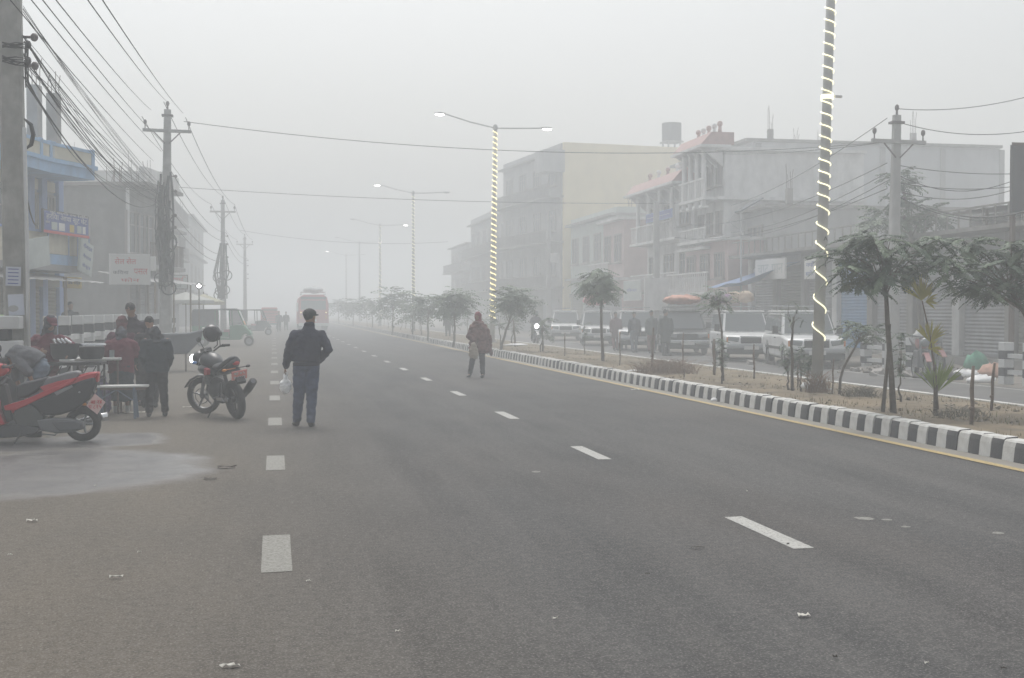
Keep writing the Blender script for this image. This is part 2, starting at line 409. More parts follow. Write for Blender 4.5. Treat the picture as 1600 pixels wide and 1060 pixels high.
# ---- text / lettering helper: real flat lettering mesh
def letters(text, size, m, parent, loc, rot, name='lettering', ext=.004, width=None):
    cu = bpy.data.curves.new('t', 'FONT'); cu.body = text; cu.size = size; cu.align_x = 'CENTER'; cu.align_y = 'CENTER'; cu.extrude = ext; cu.resolution_u = 2
    o = bpy.data.objects.new('t', cu); COL.objects.link(o)
    bpy.context.view_layer.update(); me = bpy.data.meshes.new_from_object(o.evaluated_get(bpy.context.evaluated_depsgraph_get()))
    bpy.data.objects.remove(o)
    if width and len(me.vertices):
        xs = [v.co.x for v in me.vertices]; k = width/(max(xs)-min(xs)+1e-6)
        for v in me.vertices: v.co.x *= k
    me.materials.clear(); me.materials.append(m); me.name = name
    return inst(name, me, parent, loc, rot)
def board(name, label, T, w, h, rotz, frame, panel, texts=(), cat='sign', tilt=0., group=None):
    """a sign board facing local -y; T = world location of its centre"""
    o = empty(name, T, rotz, label, cat, group)
    b = MB(); f = .05
    b.box((0, 0, 0), (w, .06, h)); b.build('frame', frame, o)
    MB().box((0, -.036, 0), (w-.09, .008, h-.09)).build('panel', panel, o)
    for (t, s, m, x, z, wd) in texts: letters(t, s, m, o, (x, -.045, z), (pi/2, 0, 0), width=wd)
    return o
P_WHITE = mat('sign_white', (.62, .62, .60), .6); P_BLUE = mat('sign_blue', (.07, .10, .30), .6, noise=.15, nscale=4); P_RED = mat('sign_red', (.50, .05, .05), .6)
P_PALE = mat('sign_pale', (.42, .46, .44), .7, noise=.1, nscale=3); P_YEL = mat('sign_yellow', (.55, .42, .10), .6); P_DK = mat('sign_dark', (.05, .05, .06), .6)
# ------------------------------------------------ left: blue corner building
def blue_building():
    c = atY(92, 486, 40); T = Th('corner_shop_building', (c.x, 40, .26), R(-15), 'two storey corner building with sky blue balcony beside the near power pole', 'building'); A = T.at; o = T.o
    zt = A(60, 268, x=0).z
    D = .0
    b = MB(); b.bb(-6, 0, -16, 0, 0, zt); b.build('wall', M_GREY, o)
    cols = [A(x, 300, x=0).y for x in (42, 62, 88)]
    for y in cols+[-9, -12.5]: MB().bb(.002, .16, y-.17, y+.17, 0, zt-.05).build('column', M_BLUE2, o, bevel=.01)
    ys = sorted(cols+[-9, -12.5])
    zc = A(60, 297, x=0).z
    for a, c2 in zip(ys, ys[1:]):
        MB().bb(.0, .05, a+.19, c2-.19, zc, zt-.25).build('upper_panel', M_CREAM, o)
        win(o, (.0, (a+c2)/2, zc-.95), 0, c2-a-.5, 1.7, 2, True, M_FRAME)
    # balcony at the roof level
    zb = A(118, 277, x=1.25).z; y1 = A(142, 277, x=1.25).y; zf = zb+.35
    s = MB(); s.prism([(-6.2, -16, zb), (1.05, -16, zb), (1.05, y1-2.3, zb), (1.45, y1-.2, zb), (.9, y1, zb), (-2.5, y1, zb), (-6.2, .4, zb)], (0, 0, .30)); s.build('balcony_slab', M_BLUEP, o)
    s = MB(); s.prism([(-6.3, -16.1, zf-.05), (1.12, -16.1, zf-.05), (1.12, y1-2.2, zf-.05), (1.54, y1-.15, zf-.05), (.95, y1+.08, zf-.05), (-2.5, y1+.08, zf-.05), (-6.3, .5, zf-.05)], (0, 0, .12)); s.build('fascia', M_BLUEP, o)
    zp = A(130, 236, x=1.3).z
    pts = [(1.0, -16), (1.0, -8), (1.0, A(62, 230, x=1).y), (1.0, A(82, 230, x=1).y), (1.0, y1-2.3), (1.38, y1-.25), (.88, y1-.04), (-2.5, y1-.04)]
    top = zp
    for i, (p, q) in enumerate(zip(pts, pts[1:])):
        p, q = Vector((*p, 0)), Vector((*q, 0)); L = (q-p).length; an = math.atan2(q.y-p.y, q.x-p.x); mid = (p+q)/2
        if i in (3,):
            n = max(3, int(L/.22))
            for k in range(n): t = (k+.5)/n; pp = p.lerp(q, t); MB().cyl((pp.x, pp.y, zf), (pp.x, pp.y, top-.08), .045, n=8).build('baluster', M_CREAM, o)
        else:
            MB().box((mid.x, mid.y, (zf+top)/2+.03), (L-.12, .08, top-zf-.12), an).build('parapet_panel', M_CREAM, o)
        MB().box((mid.x, mid.y, top), (L, .14, .09), an).build('handrail', M_BLUEP, o)
        MB().box((q.x, q.y, (zf+top)/2+.03), (.14, .14, top-zf+.1), an).build('parapet_post', M_BLUEP, o)
    # unfinished columns
    for x0, x1, yt in ((47, 61, 134), (77, 91, 147)):
        a, c2 = A(x0, 200, x=-.6), A(x1, 200, x=-.6); yy = (a.y+c2.y)/2; zz = A((x0+x1)/2, yt, x=-.6).z; w = .34
        b = MB(); b.bb(-.6-w/2, -.6+w/2, yy-w/2, yy+w/2, zf, zz); b.build('roof_column', M_CONC, o)
        b = MB(); rebar(b, -.6, yy, zz, 4, .12, .5, .9); b.build('rebar', M_IRON, o)
    # first-floor projecting parapet with shop panels and the awning beneath it
    z0, z1 = A(100, 418, x=1.3).z, A(100, 368, x=1.3).z; ya, yb = -14, A(140, 400, x=1.3).y
    MB().bb(0, 1.3, ya, yb, z0-.12, z0+.06).build('awning_slab', M_TIN, o)
    yy = [ya, A(42, 400, x=1.3).y, A(76, 400, x=1.3).y, A(108, 400, x=1.3).y, A(122, 400, x=1.3).y, yb]
    for i, (p, q) in enumerate(zip(yy, yy[1:])):
        zm = z0+(z1-z0)*.38
        MB().bb(1.22, 1.28, p+.03, q-.03, z0+.06, zm).build('lower_panel', M_BLUEP if i > 1 else M_CREAM, o)
        MB().bb(1.22, 1.28, p+.03, q-.03, zm+.01, z1).build('upper_panel', M_CREAM if i < 4 else P_PALE, o)
        MB().bb(1.21, 1.30, q-.03, q+.03, z0+.06, z1).build('panel_post', M_BLUE2, o)
    MB().bb(1.2, 1.31, ya, yb, z1, z1+.07).build('panel_cap', M_BLUE2, o)
    # ground floor
    zs = z0-.15
    ysh = [-13.5, -10.5, A(40, 440, x=0).y, A(100, 440, x=0).y-.05]
    for p, q in zip(ysh, ysh[1:]):
        shutter(o, (.0, (p+q)/2, .05), 0, q-p-.3, zs-.45, M_OLIVE)
    w = MB()
    for k in range(4):
        y = -13+k*3.1; w.tube([(1.9, y, 0), (1.86, y, z0-.3)], .05, 6)
    w.build('awning_post', M_WOOD, o)
    b = MB(); n = 40
    ya2, yb2 = ya, A(165, 432, x=2.0).y
    for k in range(n):
        y_, y2 = ya2+(yb2-ya2)*k/n, ya2+(yb2-ya2)*(k+1)/n; up = .025*(k % 2)
        b.poly([(.02, y_, z0+up-.14), (2.1, y_, z0-.45+up), (2.1, y2, z0-.45+.025-up), (.02, y2, z0+.025-up-.14)])
    b.build('tin_awning', M_TIN, o)
    return T
BB = blue_building()
A = BB.at
# shop sign in two lines, blue with red foot
p0, p1 = A(66, 344, x=1.55), A(137, 356, x=1.55); c = BB.W @ ((p0+p1)/2); w = abs(p1.y-p0.y); hh = abs(A(100, 334, x=1.55).z-A(100, 369, x=1.55).z)
sg = board('shop_sign', 'long blue shop banner with white lettering above the blue and cream first floor panels', c, w, hh, R(-15)+pi/2, P_DK, P_BLUE,
    [('हरिया आवा सूट घेट', hh*.32, P_WHITE, 0, hh*.20, w*.9), ('सुट सर्टिङ तथा रेडिमेड', hh*.14, P_WHITE, w*.05, hh*.41, w*.85), ('फोन', hh*.16, P_WHITE, -w*.42, -hh*.05, w*.08)])
MB().box((0, -.04, -hh*.46), (w-.02, .03, hh*.12)).build('red_strip', P_RED, sg)
for k, (x, ww, m) in enumerate(((-.28, .12, P_PALE), (-.12, .13, P_WHITE), (.10, .10, P_YEL), (.27, .10, P_PALE), (.38, .07, P_WHITE))):
    MB().box((w*x, -.044, -hh*.18), (w*ww, .006, hh*.34)).build('picture', m, sg)
# white price board hanging at the corner of the awning
p0, p1 = A(121, 403, x=1.6), A(146, 403, x=1.6); c = BB.W @ ((p0+p1)/2); w = abs(p1.y-p0.y)
sg = board('notice_board', 'tall pale notice board standing tilted on the tin awning right of the cream panels', c, w*.8, .95, R(-15)+pi/2, P_PALE, P_PALE,
    [('मोबाइल', .16, P_BLUE, 0, .30, w*.55), ('नेपाल', .13, P_BLUE, 0, .0, w*.5), ('सेन्टर', .13, P_BLUE, 0, -.28, w*.5)]); sg.rotation_euler = (0, R(12), R(-15)+pi/2)
p0, p1 = A(42, 395, x=1.6), A(76, 395, x=1.6); c = BB.W @ ((p0+p1)/2)
sg = board('fabric_banner', 'pale grey green banner leaning on the awning between the pole and the cream panels', c, abs(p1.y-p0.y), .8, R(-15)+pi/2, P_PALE, P_PALE); sg.rotation_euler = (0, R(-8), R(-15)+pi/2)
# yellow tea-shop board and the person in the shop doorway
c = BB.W @ A(113, 442, x=1.2)
sg = board('yellow_board', 'small yellow shop board under the tin awning by the doorway', c, 1.2, .33, R(-15)+pi/2, P_YEL, P_YEL, [('चिया नास्ता', .15, P_DK, 0, 0, .9)])
# ------------------------------------------------ left: grey two storey building
def grey_building():
    c = atY(199, 486, 50); T = Th('grey_shop_building', (c.x, 50, .26), R(-13), 'bare grey two storey building with flat roof left of the cable-tangled pole', 'building'); A = T.at; o = T.o
    zt = A(199, 291, x=0).z; yl = A(253, 300, x=0).y
    m = mat('rough_brick_plaster', (.25, .25, .24), .9, noise=.15, nscale=2.5, dirt=.7, dirtcol=(.12, .12, .115), dscale=1.2)
    MB().bb(-8, 0, 0, yl, 0, zt).build('wall', m, o)
    b = MB()     # courses of bare brick on the side wall as real relief
    k = 0; z = .2
    while z < zt-.1:
        b.box((-4, -.012, z), (7.9, .024, .045)); z += .19
    b.build('brick_course', m, o)
    MB().bb(-8.2, .9, -.25, yl+.1, zt, zt+.14).build('roof_slab', M_CONC, o)
    MB().bb(.55, .75, -.1, yl, zt+.14, zt+.75).build('parapet', M_WHITE, o)
    b = MB()
    for k in range(7): rebar(b, random.uniform(-7, .4), random.uniform(.2, yl-.3), zt+.1, 3, .1, .5, 1.2)
    b.build('rebar', M_IRON, o)
    MB().cyl((.08, -.10, 3.0), (.08, -.10, zt-.1), .075, n=8).build('drain_pipe', M_WHITE, o)
    zf = zt*.5
    MB().bb(.002, 1.0, 0, yl, zf-.1, zf+.05).build('floor_slab', M_CONC, o)
    n = 4
    for k in range(n):
        y = yl*(k+.5)/n; win(o, (0, y, zf+1.35), 0, 1.5, 1.7, 2, True)
        shutter(o, (0, y, .05), 0, yl/n-.35, zf-.7, M_SHUT)
    for k in range(n+1): MB().bb(.002, .12, yl*k/n-.12+(.12 if k == 0 else 0), yl*k/n+.10, 0, zf-.11).build('pillar', M_CONC, o)
    b = MB()
    for k in range(24): y = yl*k/24; b.box((.95, y, zf+.5), (.03, .03, .85))
    b.box((.95, yl/2, zf+.93), (.05, yl, .05)); b.build('balcony_railing', M_IRON, o)
    win(o, (-2, 0, zf+1.3), -pi/2, 1.1, 1.1, 1); 
    b = MB(); n = 24
    ya2, yb2 = -3.2, yl*.75
    zz = A(180, 437, x=2.2).z
    for k in range(n):
        y_, y2 = ya2+(yb2-ya2)*k/n, ya2+(yb2-ya2)*(k+1)/n; up = .03*(k % 2)
        b.poly([(.02, y_, zz+.4+up), (2.2, y_, zz+up), (2.2, y2, zz+.03-up), (.02, y2, zz+.43-up)])
    b.build('tin_awning', M_TIN, o)
    b = MB()
    for k in range(3): b.tube([(2.1, -3+k*2.2, 0), (2.1, -3+k*2.2, zz)], .035, 6)
    b.build('awning_post', M_WOOD, o)
    return T
GB = grey_building(); A = GB.at
c = GB.W @ A(203, 421, x=2.4)
board('red_white_sign', 'white and red shop sign board standing on the tin awning before the grey building', c, 1.35, 1.05, R(10), M_WHITE, P_WHITE,
    [('सेल सेल', .25, P_RED, -.15, .25, .7), ('पसल', .3, P_RED, .35, -.08, .45), ('किराना', .16, P_DK, -.3, -.12, .5), ('फोन', .16, P_RED, 0, -.38, .6)])
c = GB.W @ A(231, 412, x=2.6)
board('blank_sign', 'small blank white panel on a thin post right of the red and white sign', c, .55, .5, R(0), M_WHITE, P_WHITE)
b = MB(); b.cyl((c.x, c.y, .26), (c.x, c.y, c.z-.2), .03, n=6); tag(b.build('signpost', M_IRON), 'thin post carrying the blank white panel by the cable-tangled pole', 'post')
c = atY(275, 441, 60)
board('small_hoarding', 'low pink and white hoarding right of the cable-tangled pole', c, 1.1, .7, R(8), M_IRON, P_PALE, [('औषधि', .3, P_RED, 0, .1, .8), ('पसल', .2, P_DK, 0, -.2, .5)])
# ------------------------------------------------ generic street block
def block(name, label, x0, x1, y0, y1, z, wallm, floors=3, side=1, nw=3, nwy=2, slab=True, rz=0., trim=None, balcony=False, nrebar=4, parapet=.0, blank_side=False, cat='building', tank=False):
    """side=+1: stands on the right, street face at x0 (facing -x); side=-1: on the left, street face at x1"""
    fx = x0 if side > 0 else x1; T = Th(name, (fx, y0, 0), rz, label, cat); o = T.o
    d = (x1-x0)*side; L = y1-y0; fh = z/floors; tr = trim or M_CONC
    b = MB(); b.bb(0, d, 0, L, -.05, z); b.build('wall', wallm, o)
    for f in range(1, floors+1):
        if slab: MB().bb(-.45*side, d, -.25, L+.1, f*fh-.08, f*fh+.07).build('floor_slab', tr, o)
        if f < floors+0:
            for k in range(nw): win(o, (-.002*side, L*(k+.5)/nw, f*fh+fh*.52), pi if side > 0 else 0, min(1.6, L/nw*.6), fh*.48, 2)
        if balcony and f < floors:
            b = MB(); nb = int(L/.25)
            for k in range(nb): b.box((-.95*side, L*(k+.5)/nb, f*fh+.5), (.05, .05, .8))
            b.box((-.95*side, L/2, f*fh+.93), (.09, L, .07)); MB().bb(-1.05*side, -.452*side, -.05, L, f*fh-.07, f*fh+.06).build('balcony_slab', tr, o)
            b.build('balcony_railing', tr, o)
    if not blank_side:
        for f in range(floors):
            for k in range(nwy): win(o, (d*(k+.5)/nwy, -.002, f*fh+fh*.55), -pi/2, 1.2, fh*.42, 1)
    n = max(1, int(L/3.2))
    for k in range(n): shutter(o, (-.002*side, L*(k+.5)/n, .05), pi if side > 0 else 0, L/n-.5, fh*.66, random.choice((M_SHUT, M_SHUT, M_OLIVE)))
    if parapet:
        for (a, c_, e, g) in ((0, d, 0, .12), (0, d, L-.12, L), ): MB().bb(a, c_, e, g, z+.07, z+.07+parapet).build('parapet', wallm, o)
        MB().bb(0, .12*side, .122, L-.122, z+.07, z+.07+parapet).build('parapet', wallm, o)
    if nrebar:
        for k in range(nrebar):
            x, y = d*((k*7 % 5)+.5)/5.2, L*((k*3 % 4)+.3)/4.2
            b = MB(); hcol = random.uniform(.2, 1.0); b.bb(x-.13, x+.13, y-.13, y+.13, z, z+hcol); b.build('column_stub', M_CONC, o)
            b = MB(); rebar(b, x, y, z+hcol, 4, .09, .4, 1.3); b.build('rebar', M_IRON, o)
    if tank:
        MB().cyl((d*tank[0], L*tank[1], z+1.2), (d*tank[0], L*tank[1], z+2.6), .75, n=16).build('water_tank', mat('tank', (.05, .05, .055), .5), o)
        b = MB()
        for sx in (-.5, .5):
            for sy in (-.5, .5): b.box((d*tank[0]+sx, L*tank[1]+sy, z+.6), (.1, .1, 1.2))
        b.box((d*tank[0], L*tank[1], z+1.15), (1.4, 1.4, .1)); b.build('tank_stand', M_CONC, o)
    return T
# left far blocks
block('left_row_house', 'pale plastered building just right of the cable-tangled pole', -12.5, -6.2, 62, 71, 6.0, M_WHITE, 2, -1, 3, 2, nrebar=3, rz=R(-6))
block('left_row_house', 'four storey building fading into fog behind the second power pole', -15.5, -7.4, 84, 97, 10.8, M_GREY, 4, -1, 4, 2, nrebar=5, balcony=True)
block('left_row_house', 'three storey balcony building fading into fog left of the third power pole', -14, -6.6, 73, 82, 8.0, M_GREY, 3, -1, 3, 2, nrebar=3, balcony=True)
block('left_row_house', 'faintest low block in the fog beyond the third power pole', -15, -7.4, 112, 135, 10.2, M_GREY, 3, -1, 4, 2, nrebar=3)
# ------------------------------------------------ right side
# yellow blank-walled building
Y0 = 88.; xa = atY(876, 300, Y0).x; xb = atY(1112, 300, Y0).x; zt = atY(876, 236, Y0).z
YB = block('yellow_building', 'tall four storey building with a blank pale yellow side wall', xa, xb, Y0, Y0+14, zt, M_GREY, 4, 1, 4, 2, nrebar=0, balcony=True, blank_side=True, rz=R(7), parapet=.5, tank=(.80, .06))
MB().bb(.15, (xb-xa)-.02, -.26, -.004, 0, zt+.62).build('yellow_side_wall', M_YELB, YB.o)
MB().bb(-1.5, .14, -.5, 1.5, zt-1.6, zt+.0).build('stair_tower', M_GREY, YB.o)
# far-left right-hand blocks
Y1 = 104.; x = atY(742, 400, Y1+26).x
block('old_terrace', 'long three storey grey terrace fading out between the lit lamp post and yellow building', 20.6, 29, 104, 128, 10.6, M_GREY, 3, 1, 7, 2, balcony=True, nrebar=4, parapet=.6)
block('old_terrace', 'farthest stepped block on the right showing only as a pale outline', 20.8, 29, 130, 144, 9.0, M_GREY, 3, 1, 4, 2, balcony=True, nrebar=3)
# infill low building in front of the yellow wall
z = atY(900, 345, 80).z
block('low_green_house', 'low pale green two storey house below the blank yellow wall', 21.2, 33, 74, 86, z, mat('pale_green', (.46, .50, .46), .85, noise=.1, nscale=2), 2, 1, 4, 2, nrebar=2, parapet=.4)
# ornate houses with red cornices
def ornate(label, pxl, pxr, pytop, Y0, Y1, floors, red=True, wallm=M_WHITE):
    X = 20.6; Ya = atX(pxr, 300, X).y; Yb = atX(pxl, 300, X).y; zt = atX(pxl, pytop, X).z
    T = block('ornate_house', label, X, X+7, Ya, Yb, zt-1.0, wallm, floors, 1, 3, 1, nrebar=0, balcony=True, trim=M_WHITE, blank_side=True); o = T.o; L = Yb-Ya; z = zt-1.0
    # sloped red cornice over a white bracketed band
    b = MB(); b.prism([(-1.25, -.3, z+.15), (-.75, -.3, z+.72), (.35, -.3, z+.72), (.35, -.3, z+.15)], (0, L+.6, 0)); b.build('red_cornice', M_RED, o)
    MB().bb(-1.3, .2, -.35, L+.35, z+.02, z+.145).build('cornice_band', M_WHITE, o)
    for k in range(6):
        y = L*(k+.1)/5.2; b = MB(); b.prism([(-1.1, y, z), (-.05, y, z), (-.05, y, z-.8)], (0, .14, 0)); b.build('bracket', M_WHITE, o)
    for k in range(5):
        y = L*(k+.5)/5; b = MB(); b.cyl((-.1, y, z+.72), (-.1, y, z+1.1), .12, .07, 8); b.ball((-.1, y, z+1.2), .14, 8, 5); b.build('finial', M_WHITE if k % 2 else M_RED, o, smooth=True)
    for k in range(4):
        y = L*(k+.5)/4; b = MB(); b.cyl((-.85, y, z-2.6), (-.85, y, z-.05), .13, .11, 10); b.box((-.85, y, z-2.65), (.36, .36, .12)); b.build('balcony_column', M_WHITE, o)
    return T
ornate('white ornate house with pink-red cornice standing in front of the yellow wall', 1012, 1085, 283, 0, 0, 3)
T2 = ornate('taller ornate house with the higher red cornice left of the wide grey building', 1090, 1132, 216, 0, 0, 4)
X = 20.2
# lower ornate wing with arch and pink wall
block('pink_house', 'low pink walled house with long white balcony behind the parked white jeeps', 19.9, 26, 51.5, 57.2, 4.9, M_PINK, 2, 1, 3, 1, nrebar=0, balcony=True, trim=M_WHITE)
block('pink_house', 'reddish house with dark upper window left of the pale concrete pole', 20.2, 27, 69, 73.5, 7.1, M_PINK, 2, 1, 2, 1, nrebar=0, balcony=True, trim=M_WHITE)
# big grey building
Y0 = 60.; xa = atY(1152, 300, Y0).x; xb = atY(1562, 300, Y0).x; zt = atY(1152, 214, Y0).z
GR = block('wide_grey_building', 'wide unfinished grey concrete building with bare iron rods on its flat roof', xa+.8, xb, Y0, Y0+12, zt-.15, mat('pale_grey_plaster', (.50, .51, .52), .9, noise=.1, nscale=.8, dirt=.5, dirtcol=(.22, .22, .22), dscale=.4), 3, 1, 4, 2, nrebar=7, blank_side=True)  # pale plaster carries some of the fog's fade in its colour
for k in range(5): MB().bb((xb-xa)*k/4.3+.2, (xb-xa)*k/4.3+.5, -.06, -.003, 0, zt-.3).build('wall_rib', M_GREY, GR.o)
T = block('dark_annex', 'darker flat roofed annex under the solar panel, left of the strip-lit near lamp post', 21.6, 32, 50.5, 58, atY(1200, 322, 50.5).z, M_GREY, 2, 1, 2, 2, nrebar=2, blank_side=True)
# shop row along the right
def shop_row():
    X = 20.9; Ya, Yb = 26., atX(1178, 450, X).y; z = atX(1230, 390, X).z
    T = Th('shop_row', (X, Ya, 0), 0, 'single storey row of shuttered shops with sign boards behind the median trees', 'shops'); o = T.o; L = Yb-Ya
    MB().bb(0, 5, 0, L, -.05, z-.25).build('wall', M_GREY, o)
    MB().bb(-1.1, 5.2, -.2, L+.2, z-.245, z-.12).build('roof_slab', M_CONC, o)
    n = 9; yy = [L*k/n for k in range(n+1)]
    for k in range(n):
        m = [M_SHUT, M_OLIVE, M_SHUT, M_SHUT, M_SHUT, M_SHUTB, M_SHUT, M_OLIVE, M_SHUT][k]
        shutter(o, (-.002, (yy[k]+yy[k+1])/2, .3), pi, L/n-.55, z-1.25, m)
        MB().bb(-1.0, -.25, yy[k]+.05, yy[k+1]-.05, 0, .28).build('shop_step', M_CONC, o)
    for k in range(n+1): MB().bb(-.2, -.004, yy[k]-.2, yy[k]+.2, 0, z-.26).build('pillar', M_CONC if k % 3 else M_WHITE, o)
    # upstairs lean-to roofs on the near half
    MB().bb(1.6, 5, 1, L*.42, z-.118, z+.55).build('upper_room', M_WHITE, o)
    b = MB(); nn = 30; y0, y1 = .4, L*.46
    for k in range(nn):
        a, c_ = y0+(y1-y0)*k/nn, y0+(y1-y0)*(k+1)/nn; up = .03*(k % 2)
        b.poly([(.2, a, z+.55+up), (5.2, a, z+.95+up), (5.2, c_, z+.98-up), (.2, c_, z+.58-up)])
    b.build('tin_roof', M_TIN, o)
    b = MB()
    for k in range(40): b.box((-1.0, L*k/40, z+.16), (.04, .04, .55))
    b.box((-1.0, L/2, z+.44), (.06, L, .05)); b.build('roof_railing', M_CONC, o)
    for k in range(6): MB().cyl((.35, .8+k*L*.45/5, z-.12), (.35, .8+k*L*.45/5, z+.55), .05, n=6).build('roof_post', M_IRON, o)
    return T
SR = shop_row()
def rsign(name, label, x0, x1, y0, y1, X, frame, panel, texts, cat='sign'):
    a, c_ = atX(x0, (y0+y1)/2, X), atX(x1, (y0+y1)/2, X); w = abs(a.y-c_.y); zc = (a.z+c_.z)/2; m = (x0+x1)/2
    h = abs(atX(m, y0, X).z-atX(m, y1, X).z)
    return board(name, label, (X, (a.y+c_.y)/2, zc), w, h, -pi/2, frame, panel, [(t, s*h, mm, fx*w, fz*h, fw*w) for (t, s, mm, fx, fz, fw) in texts])
rsign('shop_sign', 'white shop hoarding with two big grey letters above the blue tarp', 1181, 1228, 405, 437, 19.6, M_WHITE, P_WHITE, [('चाट', .75, P_PALE, -.22, 0, .38), ('पान', .75, P_PALE, .25, 0, .38)])
rsign('shop_sign', 'pale blue and white sign just left of the near lamp post', 1258, 1276, 405, 436, 19.6, M_WHITE, P_WHITE, [('नयाँ', .3, P_BLUE, 0, .2, .7), ('स्टोर', .3, P_BLUE, 0, -.25, .7)])
rsign('shop_sign', 'blue and white striped banner on the balcony of the pink-corniced house', 1010, 1050, 331, 345, 19.2, M_BLUE2, P_BLUE, [('________', .9, P_WHITE, 0, .35, .85)])
rsign('shop_sign', 'pair of tall pale panels left of the pale concrete pole', 975, 1002, 438, 470, 19.4, M_WHITE, P_PALE, [('सेवा', .2, P_BLUE, 0, 0, .6)])
# blue tarp sagging under the white hoarding
def tarp(name, label, pts, m, sag=.3, n=8, cat='tarp', thick=.012):
    a, b_, c_, d = [Vector(p) for p in pts]; mb = MB(); top = []; bot = []
    for i in range(n+1):
        for j in range(n+1):
            u, v = i/n, j/n; p = a.lerp(b_, u).lerp(d.lerp(c_, u), v); p.z -= sag*sin(pi*u)*sin(pi*v)+.03*sin(9*u+5*v); top.append(p)
    k = mb._a(top); q = mb._a([p-Vector((0, 0, thick)) for p in top])
    for i in range(n):
        for j in range(n):
            s = i*(n+1)+j; mb.face(k+s, k+s+n+1, k+s+n+2, k+s+1); mb.face(q+s, q+s+1, q+s+n+2, q+s+n+1)
    o = mb.build(name, m, smooth=True); return tag(o, label, cat)
a, c_ = atX(1165, 440, 19.9), atX(1225, 436, 19.9)
tarp('blue_tarp', 'blue tarp stretched over a stall below the white hoarding with big letters', [(20.8, a.y, 3.5), (20.8, c_.y, 3.7), (18.2, c_.y+.5, 2.8), (18.2, a.y, 2.6)], M_TARPB)
# black hoarding at the right edge
a = atY(1583, 230, 27); zt, zb = atY(1583, 226, 27).z, atY(1583, 333, 27).z
T = Th('black_hoarding', (a.x, 27, 0), 0, 'large blank black hoarding on steel legs at the right edge above the shops', 'hoarding')
MB().bb(0, 3.2, 0, .12, zb, zt).build('panel', mat('hoarding_black', (.045, .045, .05), .7, noise=.15, nscale=1), T.o)
MB().bb(-.04, 3.24, -.02, -.002, zt-.02, zt+.05).build('top_rail', M_IRON, T.o)
for x in (.12, 3.0): MB().bb(x-.05, x+.05, .13, .23, 0, zt-.1).build('leg', M_IRON, T.o)
# ================================================================ poles, lamps, wires, railings
M_POLE = mat('pole_concrete', (.34, .34, .325), .92, noise=.22, nscale=5, bump=.4, bscale=25, dirt=.6, dirtcol=(.19, .185, .175), dscale=2.5)
M_POLEL = mat('pale_pole', (.42, .42, .41), .85, noise=.1, nscale=4, dirt=.5, dirtcol=(.25, .25, .24), dscale=2)
M_INS = mat('insulator', (.10, .08, .08), .4); M_CABLE = mat('black_cable', (.018, .018, .02), .6); M_PAPER = mat('paper', (.50, .53, .60), .8, dirt=.4, dirtcol=(.35, .36, .40), dscale=6)
def lean(name, base, topxy, h, label, cat, group=None):
    """a thing whose local z follows a slightly leaning shaft"""
    o = empty(name, base, 0, label, cat, group); d = Vector((topxy[0]-base[0], topxy[1]-base[1], h)).normalized()
    o.rotation_euler = Vector((0, 0, 1)).rotation_difference(d).to_euler(); return o
def power_pole(base, top, h, w0, w1, label, m=None, arms=True, group='concrete power poles'):
    o = lean('power_pole', base, top, h, label, 'power pole', group); m = m or M_POLE
    b = MB(); rs = []
    for t in (0, .25, .5, .75, 1):
        w = w0+(w1-w0)*t; d = w*.8; c = w*.12
        rs.append([(-w/2+c, -d/2, h*t), (w/2-c, -d/2, h*t), (w/2, -d/2+c, h*t), (w/2, d/2-c, h*t), (w/2-c, d/2, h*t), (-w/2+c, d/2, h*t), (-w/2, d/2-c, h*t), (-w/2, -d/2+c, h*t)])
    b.rings(rs).build('shaft', m, o)
    if arms:
        z = h-.72
        MB().box((0, -w1*.4-.05, z), (1.55, .09, .10)).build('crossarm', m, o)
        for s in (-1, 1):
            MB().tube([(s*.42, -w1*.4-.05, z-.05), (s*.06, -w1*.4-.03, z-.42)], .022, 5).build('brace', M_INS, o)
            b = MB(); b.cyl((s*.70, -w1*.4-.05, z+.05), (s*.70, -w1*.4-.05, z+.2), .018, n=6); b.ball((s*.70, -w1*.4-.05, z+.26), (.06, .06, .09), 8, 6); b.build('insulator', M_INS, o, smooth=True)
        b = MB(); b.cyl((0, 0, h), (0, 0, h+.18), .03, n=6); b.ball((0, 0, h+.2), (.06, .06, .09), 8, 6); b.build('insulator', M_INS, o)
        b = MB(); b.box((0, 0, h-.2), (w1+.14, w1*.8+.1, .06)); b.build('clamp', M_INS, o)
        for k, zz in enumerate((h-2.2, h-2.7, h-3.5, h-3.9)):
            b = MB(); b.cyl((w1*.5+.02, 0, zz), (w1*.5+.14, 0, zz), .02, n=6); b.ball((w1*.5+.17, 0, zz), (.055, .055, .06), 8, 6); b.build('spool_insulator', M_INS, o)
    return o
# pole positions: left line
def pole_at(px, Y, ytop, zb=.26):
    b = atY(px, 486, Y); t = atY(px, ytop, Y); return (b.x, Y, zb), t.z-zb
LP = []
b1 = atY(28, 486, 18.2); t1 = atY(17, 0, 18.2)
power_pole((b1.x, 18.2, .0), (b1.x-.10, 18.2), 9.0, .315, .285, 'nearest power pole at the left edge with paper notices and a white painted foot')
NP = (b1.x, 18.2)
for px, Y, yt, lab in ((258, 42, 162, 'power pole with a thick tangle of black cables down its shaft'), (349, 77, 308, 'second foggy power pole with narrow crossarm left of the distant red truck'), (383, 117, 367, 'faintest power pole in the fog above the parked rickshaw')):
    (b, hgt) = pole_at(px, Y, yt); power_pole(b, (b[0]+(.12 if Y == 42 else 0), Y), hgt-.2, .42 if Y == 42 else .38, .22, lab); LP.append((b[0], Y, b[2]+hgt))
